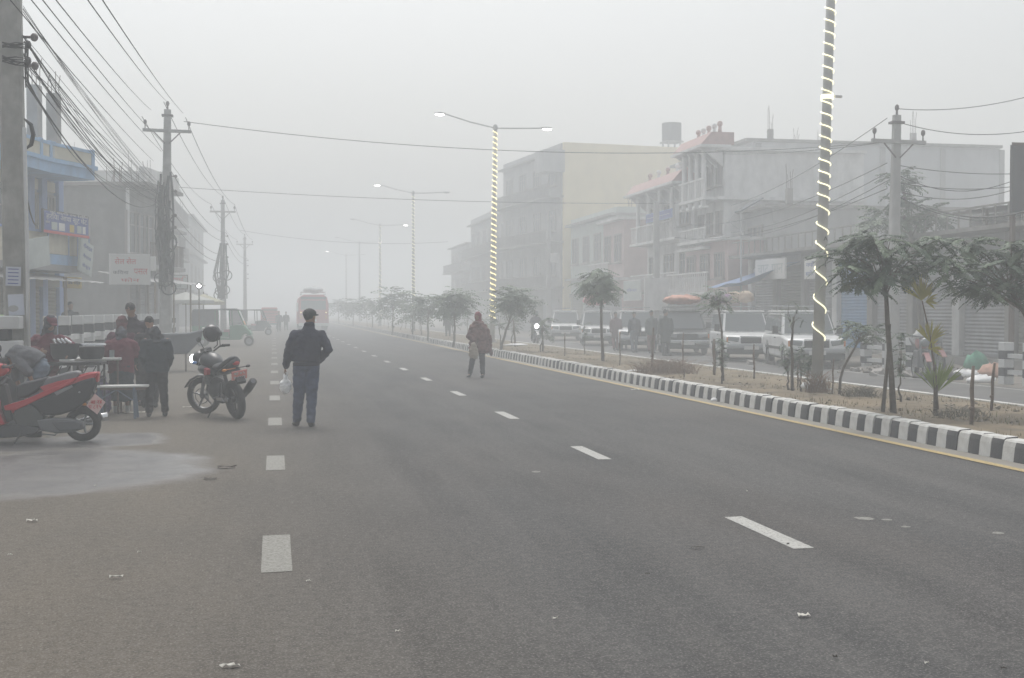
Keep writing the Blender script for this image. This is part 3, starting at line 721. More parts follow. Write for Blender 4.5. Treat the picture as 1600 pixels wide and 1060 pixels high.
# notices and painted foot of the nearest pole
def flat_on(name, label, cx, cz, w, h, y, m, cat, rz=0.0):
    o = MB().box((0, 0, 0), (w, .006, h)).build(name, m); o.location = (cx, y, cz); o.rotation_euler = (0, rz, 0); tag(o, label, cat); return o
yf = 18.2-.19
for (x0, x1, y0, y1, lab, r) in ((9, 33, 417, 447, 'upper bluish paper notice pasted on the nearest power pole', .03), (13, 38, 460, 493, 'lower grey poster with a dark bowl picture on the nearest power pole', -.05)):
    a, c = atY(x0, y0, yf), atY(x1, y1, yf)
    o = flat_on('paper_notice', lab, (a.x+c.x)/2, (a.z+c.z)/2, c.x-a.x, a.z-c.z, yf-.012, M_PAPER, 'notice', r)
    if r < 0: MB().ball((-.04, -.005, -.05), (.07, .003, .045), 12, 6).build('picture', M_GREY, o)
    else:
        for k in range(5): MB().box((0, -.0045, .10-k*.05), ((c.x-a.x)*.7, .002, .012)).build('printed_line', P_BLUE, o)
# painted foot: concrete casing blocks beside the pole (white / black / white)
a = atY(0, 498, 18.0); fx = b1.x
T = Th('painted_pillar', (fx-.10, 17.80, 0), 0, 'squat white and black banded pillar at the foot of the nearest power pole', 'pillar')
M_PW = mat('pillar_white', (.55, .56, .56), .8, noise=.06, nscale=3, dirt=.45, dirtcol=(.32, .32, .31), dscale=2); M_PB = mat('pillar_black', (.04, .042, .048), .7, noise=.1, nscale=3)
zt = atY(20, 494, 17.6).z; zs = [zt, atY(20, 515, 17.6).z, atY(20, 533, 17.6).z, atY(20, 560, 17.6).z, 0]
for i in range(4): MB().bb(-.30, .22 if i != 1 else .07, -.17, .17, zs[i+1]+(.002 if i < 3 else 0), zs[i]).build('painted_band', (M_PW, M_PB)[i % 2], T.o, bevel=.015)
# ---- lamp posts in the median
M_STEEL = mat('galvanised_steel', (.42, .425, .42), .6, metal=.0, noise=.1, nscale=3)
M_LAMP = mat('lit_lamp', (.9, .9, .9), .3, emit=(1, .99, .97), estr=7); M_STRIP = mat('lit_strip', (.8, .75, .5), .4, emit=(1, .84, .40), estr=2.4); M_STRIPW = mat('lit_strip_white', (.8, .78, .6), .4, emit=(1, .93, .62), estr=1.3)
M_LAMPOFF = mat('lamp_off', (.30, .31, .32), .4)
def lamp_post(base, top, h, lab, turns, seg=(0, 1), lit=(1, 1), r0=.115, r1=.06, strip=True, arms=(2.35, 2.2), arm_rise=(.55, .10), bright=True):
    o = lean('lamp_post', base, top, h, lab, 'street lamp', 'double armed lamp posts along the median')
    MB().tube([(0, 0, 0), (0, 0, h*.5), (0, 0, h)], [r0, (r0+r1)/2, r1], 14).build('shaft', M_STEEL, o, smooth=True)
    b = MB(); b.box((0, 0, .01), (.42, .42, .03))
    for sx in (-1, 1):
        for sy in (-1, 1): b.cyl((sx*.16, sy*.16, .02), (sx*.16, sy*.16, .08), .018, n=6)
    b.build('base_plate', M_STEEL, o)
    MB().ball((0, 0, h+.03), (.12, .12, .16), 10, 7).build('cap', M_STEEL, o, smooth=True)
    for s, L, rise, on in ((-1, arms[0], arm_rise[0], lit[0]), (1, arms[1], arm_rise[1], lit[1])):
        MB().tube([(0, 0, h), (s*L*.5, 0, h+rise*.42), (s*L, 0, h+rise)], .032, 7).build('arm', M_STEEL, o)
        MB().ball((s*(L+.22), 0, h+rise+.02), (.27, .13, .06), 12, 7).build('lamp_head', M_STEEL, o, smooth=True)
        MB().ball((s*(L+.24), 0, h+rise-.035), (.22 if on else .18, .11, .07 if on else .03), 12, 7).build('lamp_glass', M_LAMP if on else M_LAMPOFF, o, smooth=True)
    if strip:
        pts = []; z = turns[0][0]; rr = .018; ang = 0.
        for (z0, z1, pitch) in turns:
            zz = z0
            while zz < z1:
                r = r0+(r1-r0)*zz/h+.016; pts.append((r*cos(ang), r*sin(ang), zz)); ang -= 2*pi/14; zz += pitch/14
        n1 = int(len(pts)*seg[0]) if seg[0] else 0
        MB().tube(pts, .012 if not bright else .017, 4).build('light_strip', M_STRIP if bright else M_STRIPW, o)
    return o
XM = 9.9
def med(px, y, z=.25): return G(px, y, z)
p = atX(1276, 606, XM); Yl = atX(1276, 606, XM).y; t = atY(1297, 0, Yl)
tp = atY(1298, 0, Yl); hz_ = tp.z-.2
k_ = 10/hz_
lp1 = lamp_post((p.x, Yl, .2), (p.x+(tp.x-p.x)*k_, Yl), 10, 'nearest lamp post on the median with a widely spaced glowing strip wound round it', ((.9, 2.7, .52), (2.7, 3.4, .36), (3.4, 10, .215)), r0=.110, r1=.072, bright=False)
# number plate with stencilled letters, and the small camera bracket half way up
for i, ch in enumerate('A.2.4'):
    letters(ch, .12, P_DK, lp1, (0.0, -.15, 2.78-i*.12), (pi/2, 0, 0))
zc = atY(1290, 152, Yl).z-.2
MB().tube([(0, 0, zc), (.16, -.05, zc+.02)], .02, 6).build('camera_bracket', M_STEEL, lp1); MB().box((.19, -.05, zc+.02), (.16, .07, .05)).build('camera', M_WHITE, lp1, bevel=.02)
b = MB()
for k in range(3): b.torus((0, 0, zc-.03+k*.03), .108, .014, (0, 0, 1), 16, 5)
b.build('strip_coil', M_STRIPW, lp1)
for (px, yt, lab, lit, tu, br) in ((769, 197, 'brightly wound lamp post rising behind the walking person in the shawl, both lamps lit', (1, 1), ((1.1, 9.8, .25),), True),
        (646, 300, 'second lamp post into the fog with only its left lamp lit', (1, 0), ((1, 9.8, .26),), False),
        (594, 351, 'third lamp post into the fog with a faint white winding and its right lamp lit', (0, 1), ((1, 9.6, .42),), False),
        (562, 378, 'fourth lamp post barely visible in the fog with its right lamp lit', (0, 1), ((1, 9.6, .5),), False),
        (541, 398, 'farthest lamp post almost lost in the fog above the small trees', (1, 0), ((1, 9.6, .6),), False)):
    q = atX(px, 486, XM); Y = q.y; zt = atY(px, yt, Y).z
    tx = atY(px+5, yt, Y).x if px == 769 else XM
    o = lamp_post((XM, Y, .2), (tx, Y), zt-.3, lab, tu, lit=lit, bright=br, r0=.12, r1=.08, strip=px > 580)
# ---- wires
def wire(p, q, sag, r=.012, n=18):
    p, q = Vector(p), Vector(q); pts = []
    for i in range(n+1):
        t = i/n; c = p.lerp(q, t); c.z -= sag*4*t*(1-t); pts.append(c)
    return pts
def cable(p, q, sag, r, label, group, name='power_cable', n=18):
    return tag(MB().tube(wire(p, q, sag, r, n), r, 4).build(name, M_CABLE), label, 'cable', group)
GL = 'cables strung along the left row of power poles'; LL = 'thin black cable strung along the left row of power poles'
# seven high conductors: from the top frame down to pole 2, fitted to the photo at both ends
ptop = [(43, 0, 240, 252), (75, 0, 252, 237), (92, 0, 256, 225), (113, 0, 236, 172), (160, 0, 262, 160), (181, 0, 286, 177)]
for i_, (x0, y0, x1, y1) in enumerate(ptop):
    a, c = atY(x0, y0, 15.5), atY(x1, y1, 42); d = (a-c); a = c+d*1.9
    cable(a, c, .25, .008, ('%s from the left of the six high wires leaving the top left edge' % ('first', 'second', 'third', 'fourth', 'fifth', 'last')[i_]), GL)
# from pole 2 to pole 3 to pole 4
p2, p3, p4 = LP
for i_, (dx, dz) in enumerate(((-.7, -.45), (.7, -.45), (0, .05), (.2, -2.2), (.2, -2.7), (.2, -3.5), (.2, -3.9))):
    wh = ('left crossarm end', 'right crossarm end', 'very top', 'highest side insulator', 'second side insulator', 'third side insulator', 'lowest side insulator')[i_]
    cable((p2[0]+dx, p2[1], p2[2]+dz), (p3[0]+dx, p3[1], p3[2]+dz), .5, .013, 'wire running into the fog from the %s of the tangled pole' % wh, GL)
    if dz > -3: cable((p3[0]+dx, p3[1], p3[2]+dz), (p4[0]+dx, p4[1], p4[2]+dz), .5, .016, 'faint far wire continuing from the %s of the second foggy pole' % wh, GL)
# low telecom bundles between pole 1 and 2
GT = 'telecom cables between the two nearest left poles'; LT = 'slack black telecom cable between the two nearest left poles'
rb = random.Random(3)
for k in range(15):
    y0 = rb.choice((55, 62, 80, 85, 92, 100, 120)); a = atY(36+rb.uniform(-1, 3), y0+rb.uniform(-3, 3), 18.15); c = atY(250+rb.uniform(-4, 4), rb.uniform(292, 325), 41.8)
    cable(a, c, rb.choice((.05, .15, .25, .4, .7))*rb.uniform(.7, 1.2), rb.choice((.004, .005, .007, .011)), LT, GT, 'telecom_cable')
for k in range(8):
    a = atY(36, 12+rb.uniform(-3, 12), 18.15); c = atY(248+rb.uniform(-4, 4), rb.uniform(285, 300), 41.8)
    cable(a, c, rb.uniform(.05, .2), .004, 'thin telecom cable from the top of the nearest left pole', 'thin telecom cables', 'telecom_cable')
# drops into the shops
for lb_, (x0, y0, x1, y1, d, s) in zip(('to the tip of the sky blue balcony', 'from the balcony tip to the tangled pole', 'low to the sky blue balcony corner', 'slackly from the balcony to the grey roof', 'steeply to the blue columns', 'loosely to the grey building roof edge'), ((40, 110, 143, 232, 39, .1), (143, 232, 250, 305, 41.8, .1), (40, 120, 145, 265, 39.5, .3), (145, 268, 228, 298, 47, .2), (40, 300, 60, 350, 30, .2), (40, 130, 200, 295, 50, .5))):
    a = atY(x0, y0, 18.2) if x0 < 100 else atY(x0, y0, 39); c = atY(x1, y1, d)
    cable(a, c, s, .012, 'black service cable running %s' % lb_, 'service cables to the left shops', 'service_cable')
# tangle on pole 2 and cable coil on pole 1
tg = MB(); r2 = random.Random(5); px2, py2 = p2[0], 42
for k in range(34):
    x = px2+r2.uniform(-.20, .24); z1 = r2.uniform(3.6, 6.3); z0 = r2.uniform(2.2, 3.6); pts = []
    bulge = r2.uniform(-.35, .12) if z0 > 2.6 else r2.uniform(-.1, .1)
    for i in range(9):
        t = i/8; pts.append((x+bulge*sin(pi*t)*(1.3-t)+r2.uniform(-.03, .03), py2-.2+r2.uniform(-.1, .1), z1+(z0-z1)*t))
    tg.tube(pts, r2.choice((.02, .028, .035)), 4)
for k in range(14):
    c = (px2+r2.uniform(-.25, .16), py2-.22+r2.uniform(-.06, .06), r2.uniform(2.4, 5.0)); tg.torus(c, r2.uniform(.16, .34), .022, (r2.uniform(-.4, .4), 1, r2.uniform(-.4, .4)), 16, 4)
tag(tg.build('cable_tangle', M_CABLE), 'thick dark tangle of coiled telecom cable hanging on the second left pole', 'cables')
tg = MB(); px3 = p3[0]
for k in range(12):
    x = px3+r2.uniform(-.2, .2); tg.tube([(x+r2.uniform(-.1, .1), 76.8, 5.8), (x+r2.uniform(-.4, .3), 76.7, 4), (x+r2.uniform(-.3, .3), 76.8, 2.4)], .035, 4)
for k in range(6): tg.torus((px3+r2.uniform(-.3, .3), 76.7, r2.uniform(2.4, 4)), .3, .03, (0, 1, .2), 14, 4)
tag(tg.build('cable_tangle', M_CABLE), 'smaller foggy tangle of cable on the third left pole', 'cables')
cc = atY(40, 212, 18.1)
b = MB(); b.tube([(cc.x, 18.0, cc.z+.22), (cc.x+.09, 18.0, cc.z+.14), (cc.x+.12, 18.0, cc.z), (cc.x+.09, 18.0, cc.z-.14), (cc.x+.02, 18.0, cc.z-.2)], [.012, .03, .032, .03, .012], 7); tag(b.build('cable_loop', M_CABLE), 'thick black loop of cable hanging on the nearest left pole', 'cable')
for (yy, lab) in ((70, 'upper'), (95, 'lower')):
    c1_ = atY(38, yy, 18.0); b = MB()
    for k in range(7):
        b.tube([(c1_.x-.28, 17.95, c1_.z+r2.uniform(-.06, .06)), (c1_.x-.1, 17.93, c1_.z+r2.uniform(-.08, .05)), (c1_.x+r2.uniform(0, .06), 18.0, c1_.z+r2.uniform(-.1, .05)), (c1_.x+r2.uniform(0, .06), 18.05, c1_.z-r2.uniform(.1, .4))], .009, 4)
    b.ball((c1_.x+.05, 18.0, c1_.z), (.045, .04, .06), 8, 5); tag(b.build('cable_knot', M_CABLE), '%s knot of black wires clamped to the nearest left pole' % lab, 'cables')
o = MB().tube([(b1.x+.185, 17.98, 0), (b1.x+.175, 17.98, 2.4), (b1.x+.15, 17.98, 4.2)], .028, 7).build('conduit_pipe', M_PW, smooth=True); tag(o, 'thin white pipe running up the right side of the nearest power pole', 'pipe')
# wires across the road
CG = 'single cables crossing high over the road'
cable(atY(287, 190, 42), atY(1385, 222, 42), .70, .011, 'cable crossing the road from the tangled pole to the right pole', CG, n=30)
cable(atY(268, 292, 60), atY(1300, 312, 60), .45, .012, 'fainter lower cable crossing the road through the fog', CG, n=30)
cable(atY(375, 360, 117), atY(700, 378, 117), .6, .018, 'farthest cable crossing the road in the fog', CG, n=20)
# ---- right side poles
def rpole(px, yb, yt, X, w0, w1, lab, arms=True, m=None, tx=0.):
    q = atX(px, yb, X); Y = q.y; zt = atY(px, yt, Y).z; o = power_pole((X, Y, 0), (X+tx, Y), zt, w0, w1, lab, m or M_POLEL, arms); return (X, Y, zt)
RP1 = rpole(1393, 570, 180, 16.2, .34, .20, 'pale square power pole with crossarm behind the leafy median trees', tx=.10)
RP2 = rpole(1025, 530, 316, 17.5, .32, .25, 'pale concrete pole with a white box in front of the pink-corniced house', False)
RP3 = rpole(857, 520, 345, 18.5, .36, .25, 'foggy pale pole standing before the yellow-walled building', False)
GR_ = 'cables running from the right power pole'; LR = 'thin cable running from the right power pole over the shops'
for i_, (y0, x1, y1, s) in enumerate(((170, 1700, 120, .3), (190, 1700, 182, .4), (272, 1700, 205, .9), (258, 1700, 262, .2), (285, 1700, 268, .3), (298, 1700, 240, .6), (305, 1700, 300, .7))):
    cable(atY(1400, y0, RP1[1]), atY(x1, y1, 27), s, .010, '%s of the cables leaving the pale power pole towards the right edge' % ('topmost', 'second', 'third', 'fourth', 'fifth', 'sixth', 'lowest')[i_], GR_)
for i_, (y0, x1, y1, s) in enumerate(((185, 1100, 330, .5), (222, 1087, 238, .2), (255, 1060, 350, .6), (270, 1100, 362, .6), (283, 1120, 372, .5), (295, 1030, 366, .7))):
    cable(atY(1386, y0, RP1[1]), atY(x1, y1, 62), s, .012, '%s of the cables leaving the pale power pole to the left into the fog' % ('topmost', 'second', 'third', 'fourth', 'fifth', 'lowest')[i_], GR_)
cable(atY(1440, 320, 30), atY(1700, 290, 24), .5, .022, 'thick slack cable under the black hoarding', 'thick slack cables at the right edge')
b = MB(); q = atY(1025, 460, RP2[1]-.25); b.box((q.x, q.y, q.z), (1.15, .12, 1.5)); tag(b.build('meter_box', M_WHITE, bevel=.02), 'white boxy panel fixed on the pale concrete pole', 'box')
b = MB(); q = atY(866, 403, RP3[1]-.25); b.box((q.x, q.y, q.z), (.5, .2, .65)); tag(b.build('meter_box', M_WHITE), 'small pale box high on the foggy pole near the yellow building', 'box')
# ---- solar street panel
q = atX(1158, 400, 19.2); Ys = q.y
T = Th('solar_lamp', (19.2, Ys, 0), 0, 'thin solar street lamp with a tilted panel over the shop roofs', 'solar lamp'); A = T.at
z = A(1168, 325, y=0).z
MB().cyl((0, 0, 0), (0, 0, z), .045, n=8).build('post', M_STEEL, T.o)
a, c = A(1153, 331, y=0), A(1187, 311, y=0); m_ = (a+c)/2
MB().box(m_, ((c-a).length, .8, .05), rot=Euler((0, -math.atan2(c.z-a.z, c.x-a.x), 0))).build('panel', mat('solar_panel', (.06, .07, .09), .3), T.o)
MB().tube([(0, 0, z-1.0), (-.55, 0, z-.55), A(1148, 334, y=0)], .025, 6).build('lamp_arm', M_STEEL, T.o)
# ---- striped railings
def rail_post(parent, x, y, z0, h, nb, w, topm=0):
    o = empty('railing_post', (x, y, z0)); o.parent = parent
    for k in range(nb):
        key = ('rp', h, nb, w, k)
        if key not in _WIN:
            m = (M_PW, M_PB)[(nb-1-k+topm) % 2]; a = h*k/nb; e = h*(k+1)/nb
            x_ = MB().bb(-w/2, w/2, -w/2, w/2, a, e-.002).build('x', m, bevel=.012); _WIN[key] = x_; x_.name = 'painted_band'; x_.parent = o
        else: c = _WIN[key].copy(); COL.objects.link(c); c.parent = o
    return o
def railing(X, Y0, Y1, step, h, nb, w, z0, lab, raila=True):
    T = empty('striped_railing', (X, Y0, z0), 0, lab, 'railing'); y = 0; ps = []
    while y <= Y1-Y0: rail_post(T, 0, y, 0, h, nb, w); ps.append(y); y += step
    for zr in (h*.30, h*.68):
        for a, c in zip(ps, ps[1:]): MB().bb(-.045, .045, a+w/2, c-w/2, zr-.05, zr+.05).build('rail', M_PW, T)
    return T
XL = -3.86
railing(XL, 22.5, 50, 1.56, 1.30, 7, .20, .26, 'black and white banded railing along the left footpath behind the food stall')
railing(XL, 62, 88, 1.56, 1.30, 7, .20, .26, 'foggy stretch of banded railing farther up the left footpath')
q1_ = G(1555, 600); q2_ = G(1592, 603)
XR = 16.1
railing(XR, 21.0, atX(1553, 560, XR).y+.05, .9, .95, 5, .24, .0, 'black and white banded railing posts at the right edge beyond the far carriageway')
railing(XR+.2, atX(1395, 550, XR+.2).y-1.0, atX(1340, 550, XR).y, 1.25, .95, 5, .24, .0, 'short banded railing by the pale power pole on the far verge')
# ================================================================ trees, plants, litter
M_LEAF = mat('leaf_dark', (.058, .092, .056), .65, noise=.25, nscale=6); M_LEAF2 = mat('leaf_mid', (.098, .140, .080), .65, noise=.25, nscale=6)
M_LEAFY = mat('leaf_yellowing', (.36, .33, .07), .7, noise=.2, nscale=6); M_LEAFG = mat('palm_green', (.20, .27, .06), .6, noise=.2, nscale=6)
M_BARK = mat('bark', (.105, .085, .065), .9, noise=.3, nscale=12, bump=.5, bscale=30); M_STICK = mat('stick_wood', (.14, .105, .08), .9, noise=.3, nscale=14)
LM = [M_LEAF, M_LEAF2]
def frond(b, o, d, L, pairs=10, ll=.06, droop=.5, rs=random):
    """a compound leaf: stalk and paired leaflets"""
    o = Vector(o); d = Vector(d).normalized(); side = d.cross(Vector((0, 0, 1)))
    if side.length < .1: side = Vector((1, 0, 0))
    side.normalize(); pts = []; p = o.copy(); dd = d.copy(); st = L/pairs
    for i in range(pairs+1):
        pts.append(p.copy()); dd = (dd+Vector((0, 0, -droop/pairs))).normalized(); p = p+dd*st
    # stalk as a thin strip
    w = .004+ll*.03; v = []
    for q in pts: v += [q-side*w, q+side*w]
    k = b._a(v)
    for i in range(pairs): b.face(k+2*i, k+2*i+1, k+2*i+3, k+2*i+2)
    for i in range(1, pairs+1):
        q = pts[i]; t = (pts[i]-pts[i-1]).normalized(); env = .55+.45*sin(pi*i/(pairs+.6))
        for s in (-1, 1):
            l = ll*env*rs.uniform(.85, 1.15); ld = (side*s*.9+t*.45+Vector((0, 0, -.25+rs.uniform(-.25, .15)))).normalized(); wv = (t*.8+Vector((0, 0, rs.uniform(-.3, .3)))).normalized()*l*.27
            b.poly([q, q+ld*l*.5+wv, q+ld*l, q+ld*l*.5-wv])
def rosette(b, p, n, L, ll, pairs, updir=(0, 0, 1), rs=random, low=-.25, hi=.8, droop=.7):
    for k in range(n):
        a = rs.uniform(0, 2*pi); e = rs.uniform(low, hi); b.cur = rs.randrange(2)
        frond(b, p, (cos(a)*cos(e), sin(a)*cos(e), sin(e)), L*rs.uniform(.7, 1.1), pairs, ll, droop, rs)
def pinnate_tree(base, ends, label, trunk_r=.05, L=.45, ll=.07, pairs=9, n=11, seed=1, lean=(0, 0), split=.55, stem2=None, group='young compound-leaved trees on the median', name='median_tree', low=-.3, hi=.75, extra=0):
    rs = random.Random(seed); base = Vector(base); ends = [Vector(e) for e in ends]
    T = empty(name, base, 0, label, 'tree', group); loc = [e-base for e in ends]
    top = sum(loc, Vector())/len(loc); crot = Vector((top.x*.6+lean[0], top.y*.6+lean[1], top.z*split))
    b = MB(); mid = Vector((crot.x*.35+rs.uniform(-.04, .04), crot.y*.35, crot.z*.5)); b.tube([(0, 0, -.08), mid*.5+Vector((rs.uniform(-.03, .03), 0, 0)), mid, (mid+crot)/2+Vector((rs.uniform(-.03, .03), 0, 0)), crot, crot.lerp(top, .8)], [trunk_r*1.25, trunk_r*1.05, trunk_r, trunk_r*.9, trunk_r*.75, trunk_r*.3], 8)
    if stem2: b.tube([(stem2, .02, -.08), (stem2*.55, .02, crot.z*.4), (mid.x, mid.y, crot.z*.75)], [trunk_r*.8, trunk_r*.6, trunk_r*.4], 7)
    b.build('trunk', M_BARK, T, smooth=True)
    for e in loc:
        s = crot.lerp(top, rs.uniform(-.1, .5)); m = s.lerp(e, .5)+Vector((rs.uniform(-.05, .05), rs.uniform(-.05, .05), .06)); MB().tube([s, m, e], [trunk_r*.30, trunk_r*.20, trunk_r*.08], 5).build('branch', M_BARK, T)
    c = MB()
    for e in loc:
        rosette(c, e, n, L, ll, pairs, rs=rs, low=low, hi=hi)
        for q in range(extra):
            t = rs.uniform(.45, .95); pp = crot.lerp(e, t); rosette(c, pp, 2, L*.8, ll, pairs, rs=rs, low=low, hi=hi)
    c.build('crown', LM, T); return T
def E(pts, Y, dy=.35, seed=0):
    r = random.Random(seed+11); return [atY(x, y, Y+r.uniform(-dy, dy)) for x, y in pts]
gb = G(1396, 640, .24); Yt = gb.y
pinnate_tree(gb, E([(1318, 392), (1335, 372), (1362, 368), (1392, 372), (1425, 380), (1448, 388), (1322, 418), (1345, 404), (1376, 398), (1408, 402), (1436, 412), (1350, 432), (1382, 428), (1335, 440), (1366, 372), (1412, 420), (1465, 375), (1305, 405)], Yt, .5, 1),
    'big leafy tree with a split trunk whose dark crown reaches over the pale power pole', .040, .52, .080, 14, 9, 3, stem2=-.16, split=.74, extra=2, low=-.45, hi=.55)
pinnate_tree(atY(1668, 628, Yt-.3)-Vector((0, 0, 0)), E([(1478, 402), (1500, 388), (1525, 380), (1552, 392), (1580, 380), (1605, 388), (1488, 428), (1515, 418), (1545, 425), (1572, 410), (1600, 420), (1530, 448), (1560, 452), (1588, 450), (1508, 450), (1615, 450), (1640, 400), (1655, 430), (1462, 418), (1590, 400), (1505, 375)], Yt-.3, .5, 2),
    'wide dark crown entering from the right edge above the two bare stakes', .045, .52, .080, 14, 9, 4, split=.66, extra=2, low=-.45, hi=.55)
# medium tree mid-distance (dense round crown)
def crown_ends(x0, x1, y0, y1, n, Y, seed):
    r = random.Random(seed); o = []
    for k in range(n):
        a = 2*pi*k*.618; rr = (k+.5)/n; rad = math.sqrt(rr); o.append(atY((x0+x1)/2+(x1-x0)/2*.68*rad*cos(a), (y0+y1)/2+(y1-y0)/2*.62*rad*sin(a), Y+r.uniform(-.5, .5)))
    return o
def mtree(x0, x1, y0, y1, bx, by, label, seed, n=16, **k):
    g = G(bx, by, .22); s = g.y/F
    return pinnate_tree(g, crown_ends(x0, x1, y0, y1, n, g.y, seed), label, k.pop('tr', .045), k.pop('L', .30*(x1-x0)*s), k.pop('ll', .10), k.pop('pairs', 7), k.pop('nf', 14), seed, **k)
mtree(903, 970, 405, 480, 942, 562, 'slim tree with a round umbrella crown rising before the white jeeps', 21, 20, L=.55, ll=.13, split=.75, hi=.3, low=-.6, nf=9)
mtree(775, 832, 440, 500, 782, 548, 'bushy tree just right of the brightly wound lamp post', 22, 14, L=.8, ll=.15)
mtree(686, 738, 447, 500, 708, 540, 'bushy tree left of the brightly wound lamp post', 23, 13, L=.9, ll=.18)
mtree(648, 690, 452, 500, 668, 530, 'pale tree behind, second to the left of the brightly wound lamp post', 24, 9, L=1.2, ll=.24, pairs=6, nf=8)
mtree(598, 630, 446, 490, 613, 522, 'upright foggy tree below the second lamp post', 25, 9, L=1.3, ll=.3, pairs=6, nf=8)
mtree(626, 662, 466, 500, 645, 524, 'low foggy tree under the second lamp post shaft', 26, 8, L=1.3, ll=.3, pairs=6, nf=7)
mtree(566, 596, 463, 492, 582, 513, 'faint tree left of the low foggy trees', 27, 7, L=1.6, ll=.4, pairs=5, nf=7)
mtree(540, 566, 462, 488, 552, 509, 'farthest faint tree where the median fades out', 28, 6, L=1.8, ll=.5, pairs=5, nf=7)
mtree(515, 540, 466, 486, 530, 505, 'last ghostly tree beyond the red bus', 281, 6, L=2.2, ll=.6, pairs=5, nf=6)
# young thin trees in the foreground strip
mtree(1092, 1150, 442, 492, 1130, 592, 'spindly sapling with drooping crown over the white jeep roof', 29, 8, L=.42, ll=.075, pairs=8, nf=6, tr=.025, split=.8)
mtree(1205, 1272, 462, 520, 1238, 606, 'nearly leafless sapling with dark spreading twigs beside the near lamp post', 30, 7, L=.34, ll=.03, pairs=9, nf=4, tr=.028, split=.75)
mtree(1312, 1384, 492, 546, 1312, 610, 'short slanting sapling with layered leaves left of the split-trunk tree', 31, 10, L=.36, ll=.075, pairs=8, nf=6, tr=.024, lean=(.05, 0), split=.75)
for i, (x, y0, by, lab, sd) in enumerate(((1252, 545, 606, 'narrow leafy shrub standing just left of the near lamp post', 41), (1232, 540, 604, 'slender dark shrub beside the nearly leafless sapling', 42), (1408, 520, 626, 'thin twiggy shrub right of the split-trunk tree', 43), (1128, 530, 598, 'small leafy shrub in front of the white jeep bumper', 44), (914, 505, 550, 'dark narrow bush in front of the foggy white jeeps', 45), (1262, 560, 604, 'small low shrub at the near lamp post foot', 46))):
    g = G(x, by, .22); top = atY(x, y0, g.y); n = 7; ends = [g.lerp(top, .42+.58*k/n)+Vector((random.Random(sd+k).uniform(-.06, .06), 0, 0)) for k in range(n+1)]
    pinnate_tree(g, ends, lab, .018, .17, .05, 5, 6, sd, split=.35, group='small shrubs on the median', name='shrub')
# more distant small shrubs along the median
rr = random.Random(77)
for k in range(16):
    Y = 42+k*5.2+rr.uniform(-1.5, 1.5); X = rr.uniform(8.6, 11.2); g = Vector((X, Y, .22)); n = 4; hgt = rr.uniform(.9, 1.9)
    pinnate_tree(g, [g+Vector((rr.uniform(-.25, .25), rr.uniform(-.2, .2), hgt*(.5+.5*q/n))) for q in range(n+1)], 'small foggy shrub or sapling farther along the median', .025, .42, .13, 5, 6, 100+k, split=.4, group='far small shrubs on the median', name='shrub')
# stakes and tree guards
def stake(x, y0, y1, label, r=.022, lx=0., group='bare stakes pushed into the median'):
    g = G(x, y1, .2); t = atY(x+lx, y0, g.y)-g; o = empty('stake', g, 0, label, 'stake', group)
    MB().tube([(0, 0, -.1), t*.3+Vector((.012, 0, 0)), t*.6-Vector((.008, 0, 0)), t], [r*1.1, r, r*1.15, r*.8], 7).build('pole', M_STICK, o, smooth=True)
    MB().ball(t*.28, (r*1.5, r*1.5, r*1.2), 7, 5).build('knot', M_STICK, o, smooth=True); return o
for a in ((1517, 572, 664, 'knotty bare stake standing before the rubbish heap', .024, 4), (1548, 568, 640, 'bare leaning stake just left of the right-edge railing posts', .022, 6), (1018, 512, 574, 'dark bare stake behind the brown heap of dry brush', .03, 3), (1066, 520, 580, 'thin stake with a few leaves right of the brown dry brush', .018, 2),
        (1178, 538, 590, 'straight dark stake before the right-hand white jeep bumper', .02, 0), (1116, 530, 582, 'stubby brown stake left of the front jeep', .035, 0), (1068, 575, 589, 'short twig in the dry grass', .014, 2), (848, 505, 548, 'foggy stake by the glowing motorbike lamp', .035, -1), (805, 500, 541, 'foggy stake right of the walking person in the shawl', .035, -3),
        (968, 520, 570, 'pale thin stake beside the round-crowned tree', .016, 1), (882, 520, 556, 'faint stake in front of the foggy white jeeps', .018, 1), (1300, 560, 612, 'thin stake at the foot of the slanting sapling', .014, 3), (1246, 570, 603, 'short stake beside the near lamp post', .016, 1)):
    stake(*a)
# palm with fan tufts
g = G(1462, 642, .24); T = empty('fan_palm', g, 0, 'young yellow-green fan palm tied to a thin stake on the median', 'palm')
A_ = lambda x, y: atY(x, y, g.y)-g
MB().tube([(0, 0, -.1), A_(1462, 605), A_(1460, 570)], [.035, .03, .02], 7).build('stem', M_BARK, T, smooth=True)
MB().tube([A_(1466, 640), A_(1458, 560), A_(1452, 520), A_(1441, 470)], [.015, .013, .012, .009], 6).build('stake', M_STICK, T)
rs = random.Random(9)
def fan(b, c, up, n, L, spread, w=.012):
    up = Vector(up).normalized(); side = up.cross(Vector((0, 1, 0))).normalized(); fr = Vector((0, -1, 0))
    for k in range(n):
        a = spread*(2*(k+.5)/n-1)+rs.uniform(-.06, .06); d = (up*cos(a)+side*sin(a)+fr*rs.uniform(-.35, .35)).normalized(); l = L*rs.uniform(.75, 1.1); q = d.cross(fr).normalized()*w
        m = c+d*l*.55; e = c+d*l+Vector((0, 0, -.12*l*abs(sin(a)))); b.poly([c, m+q, e, m-q])
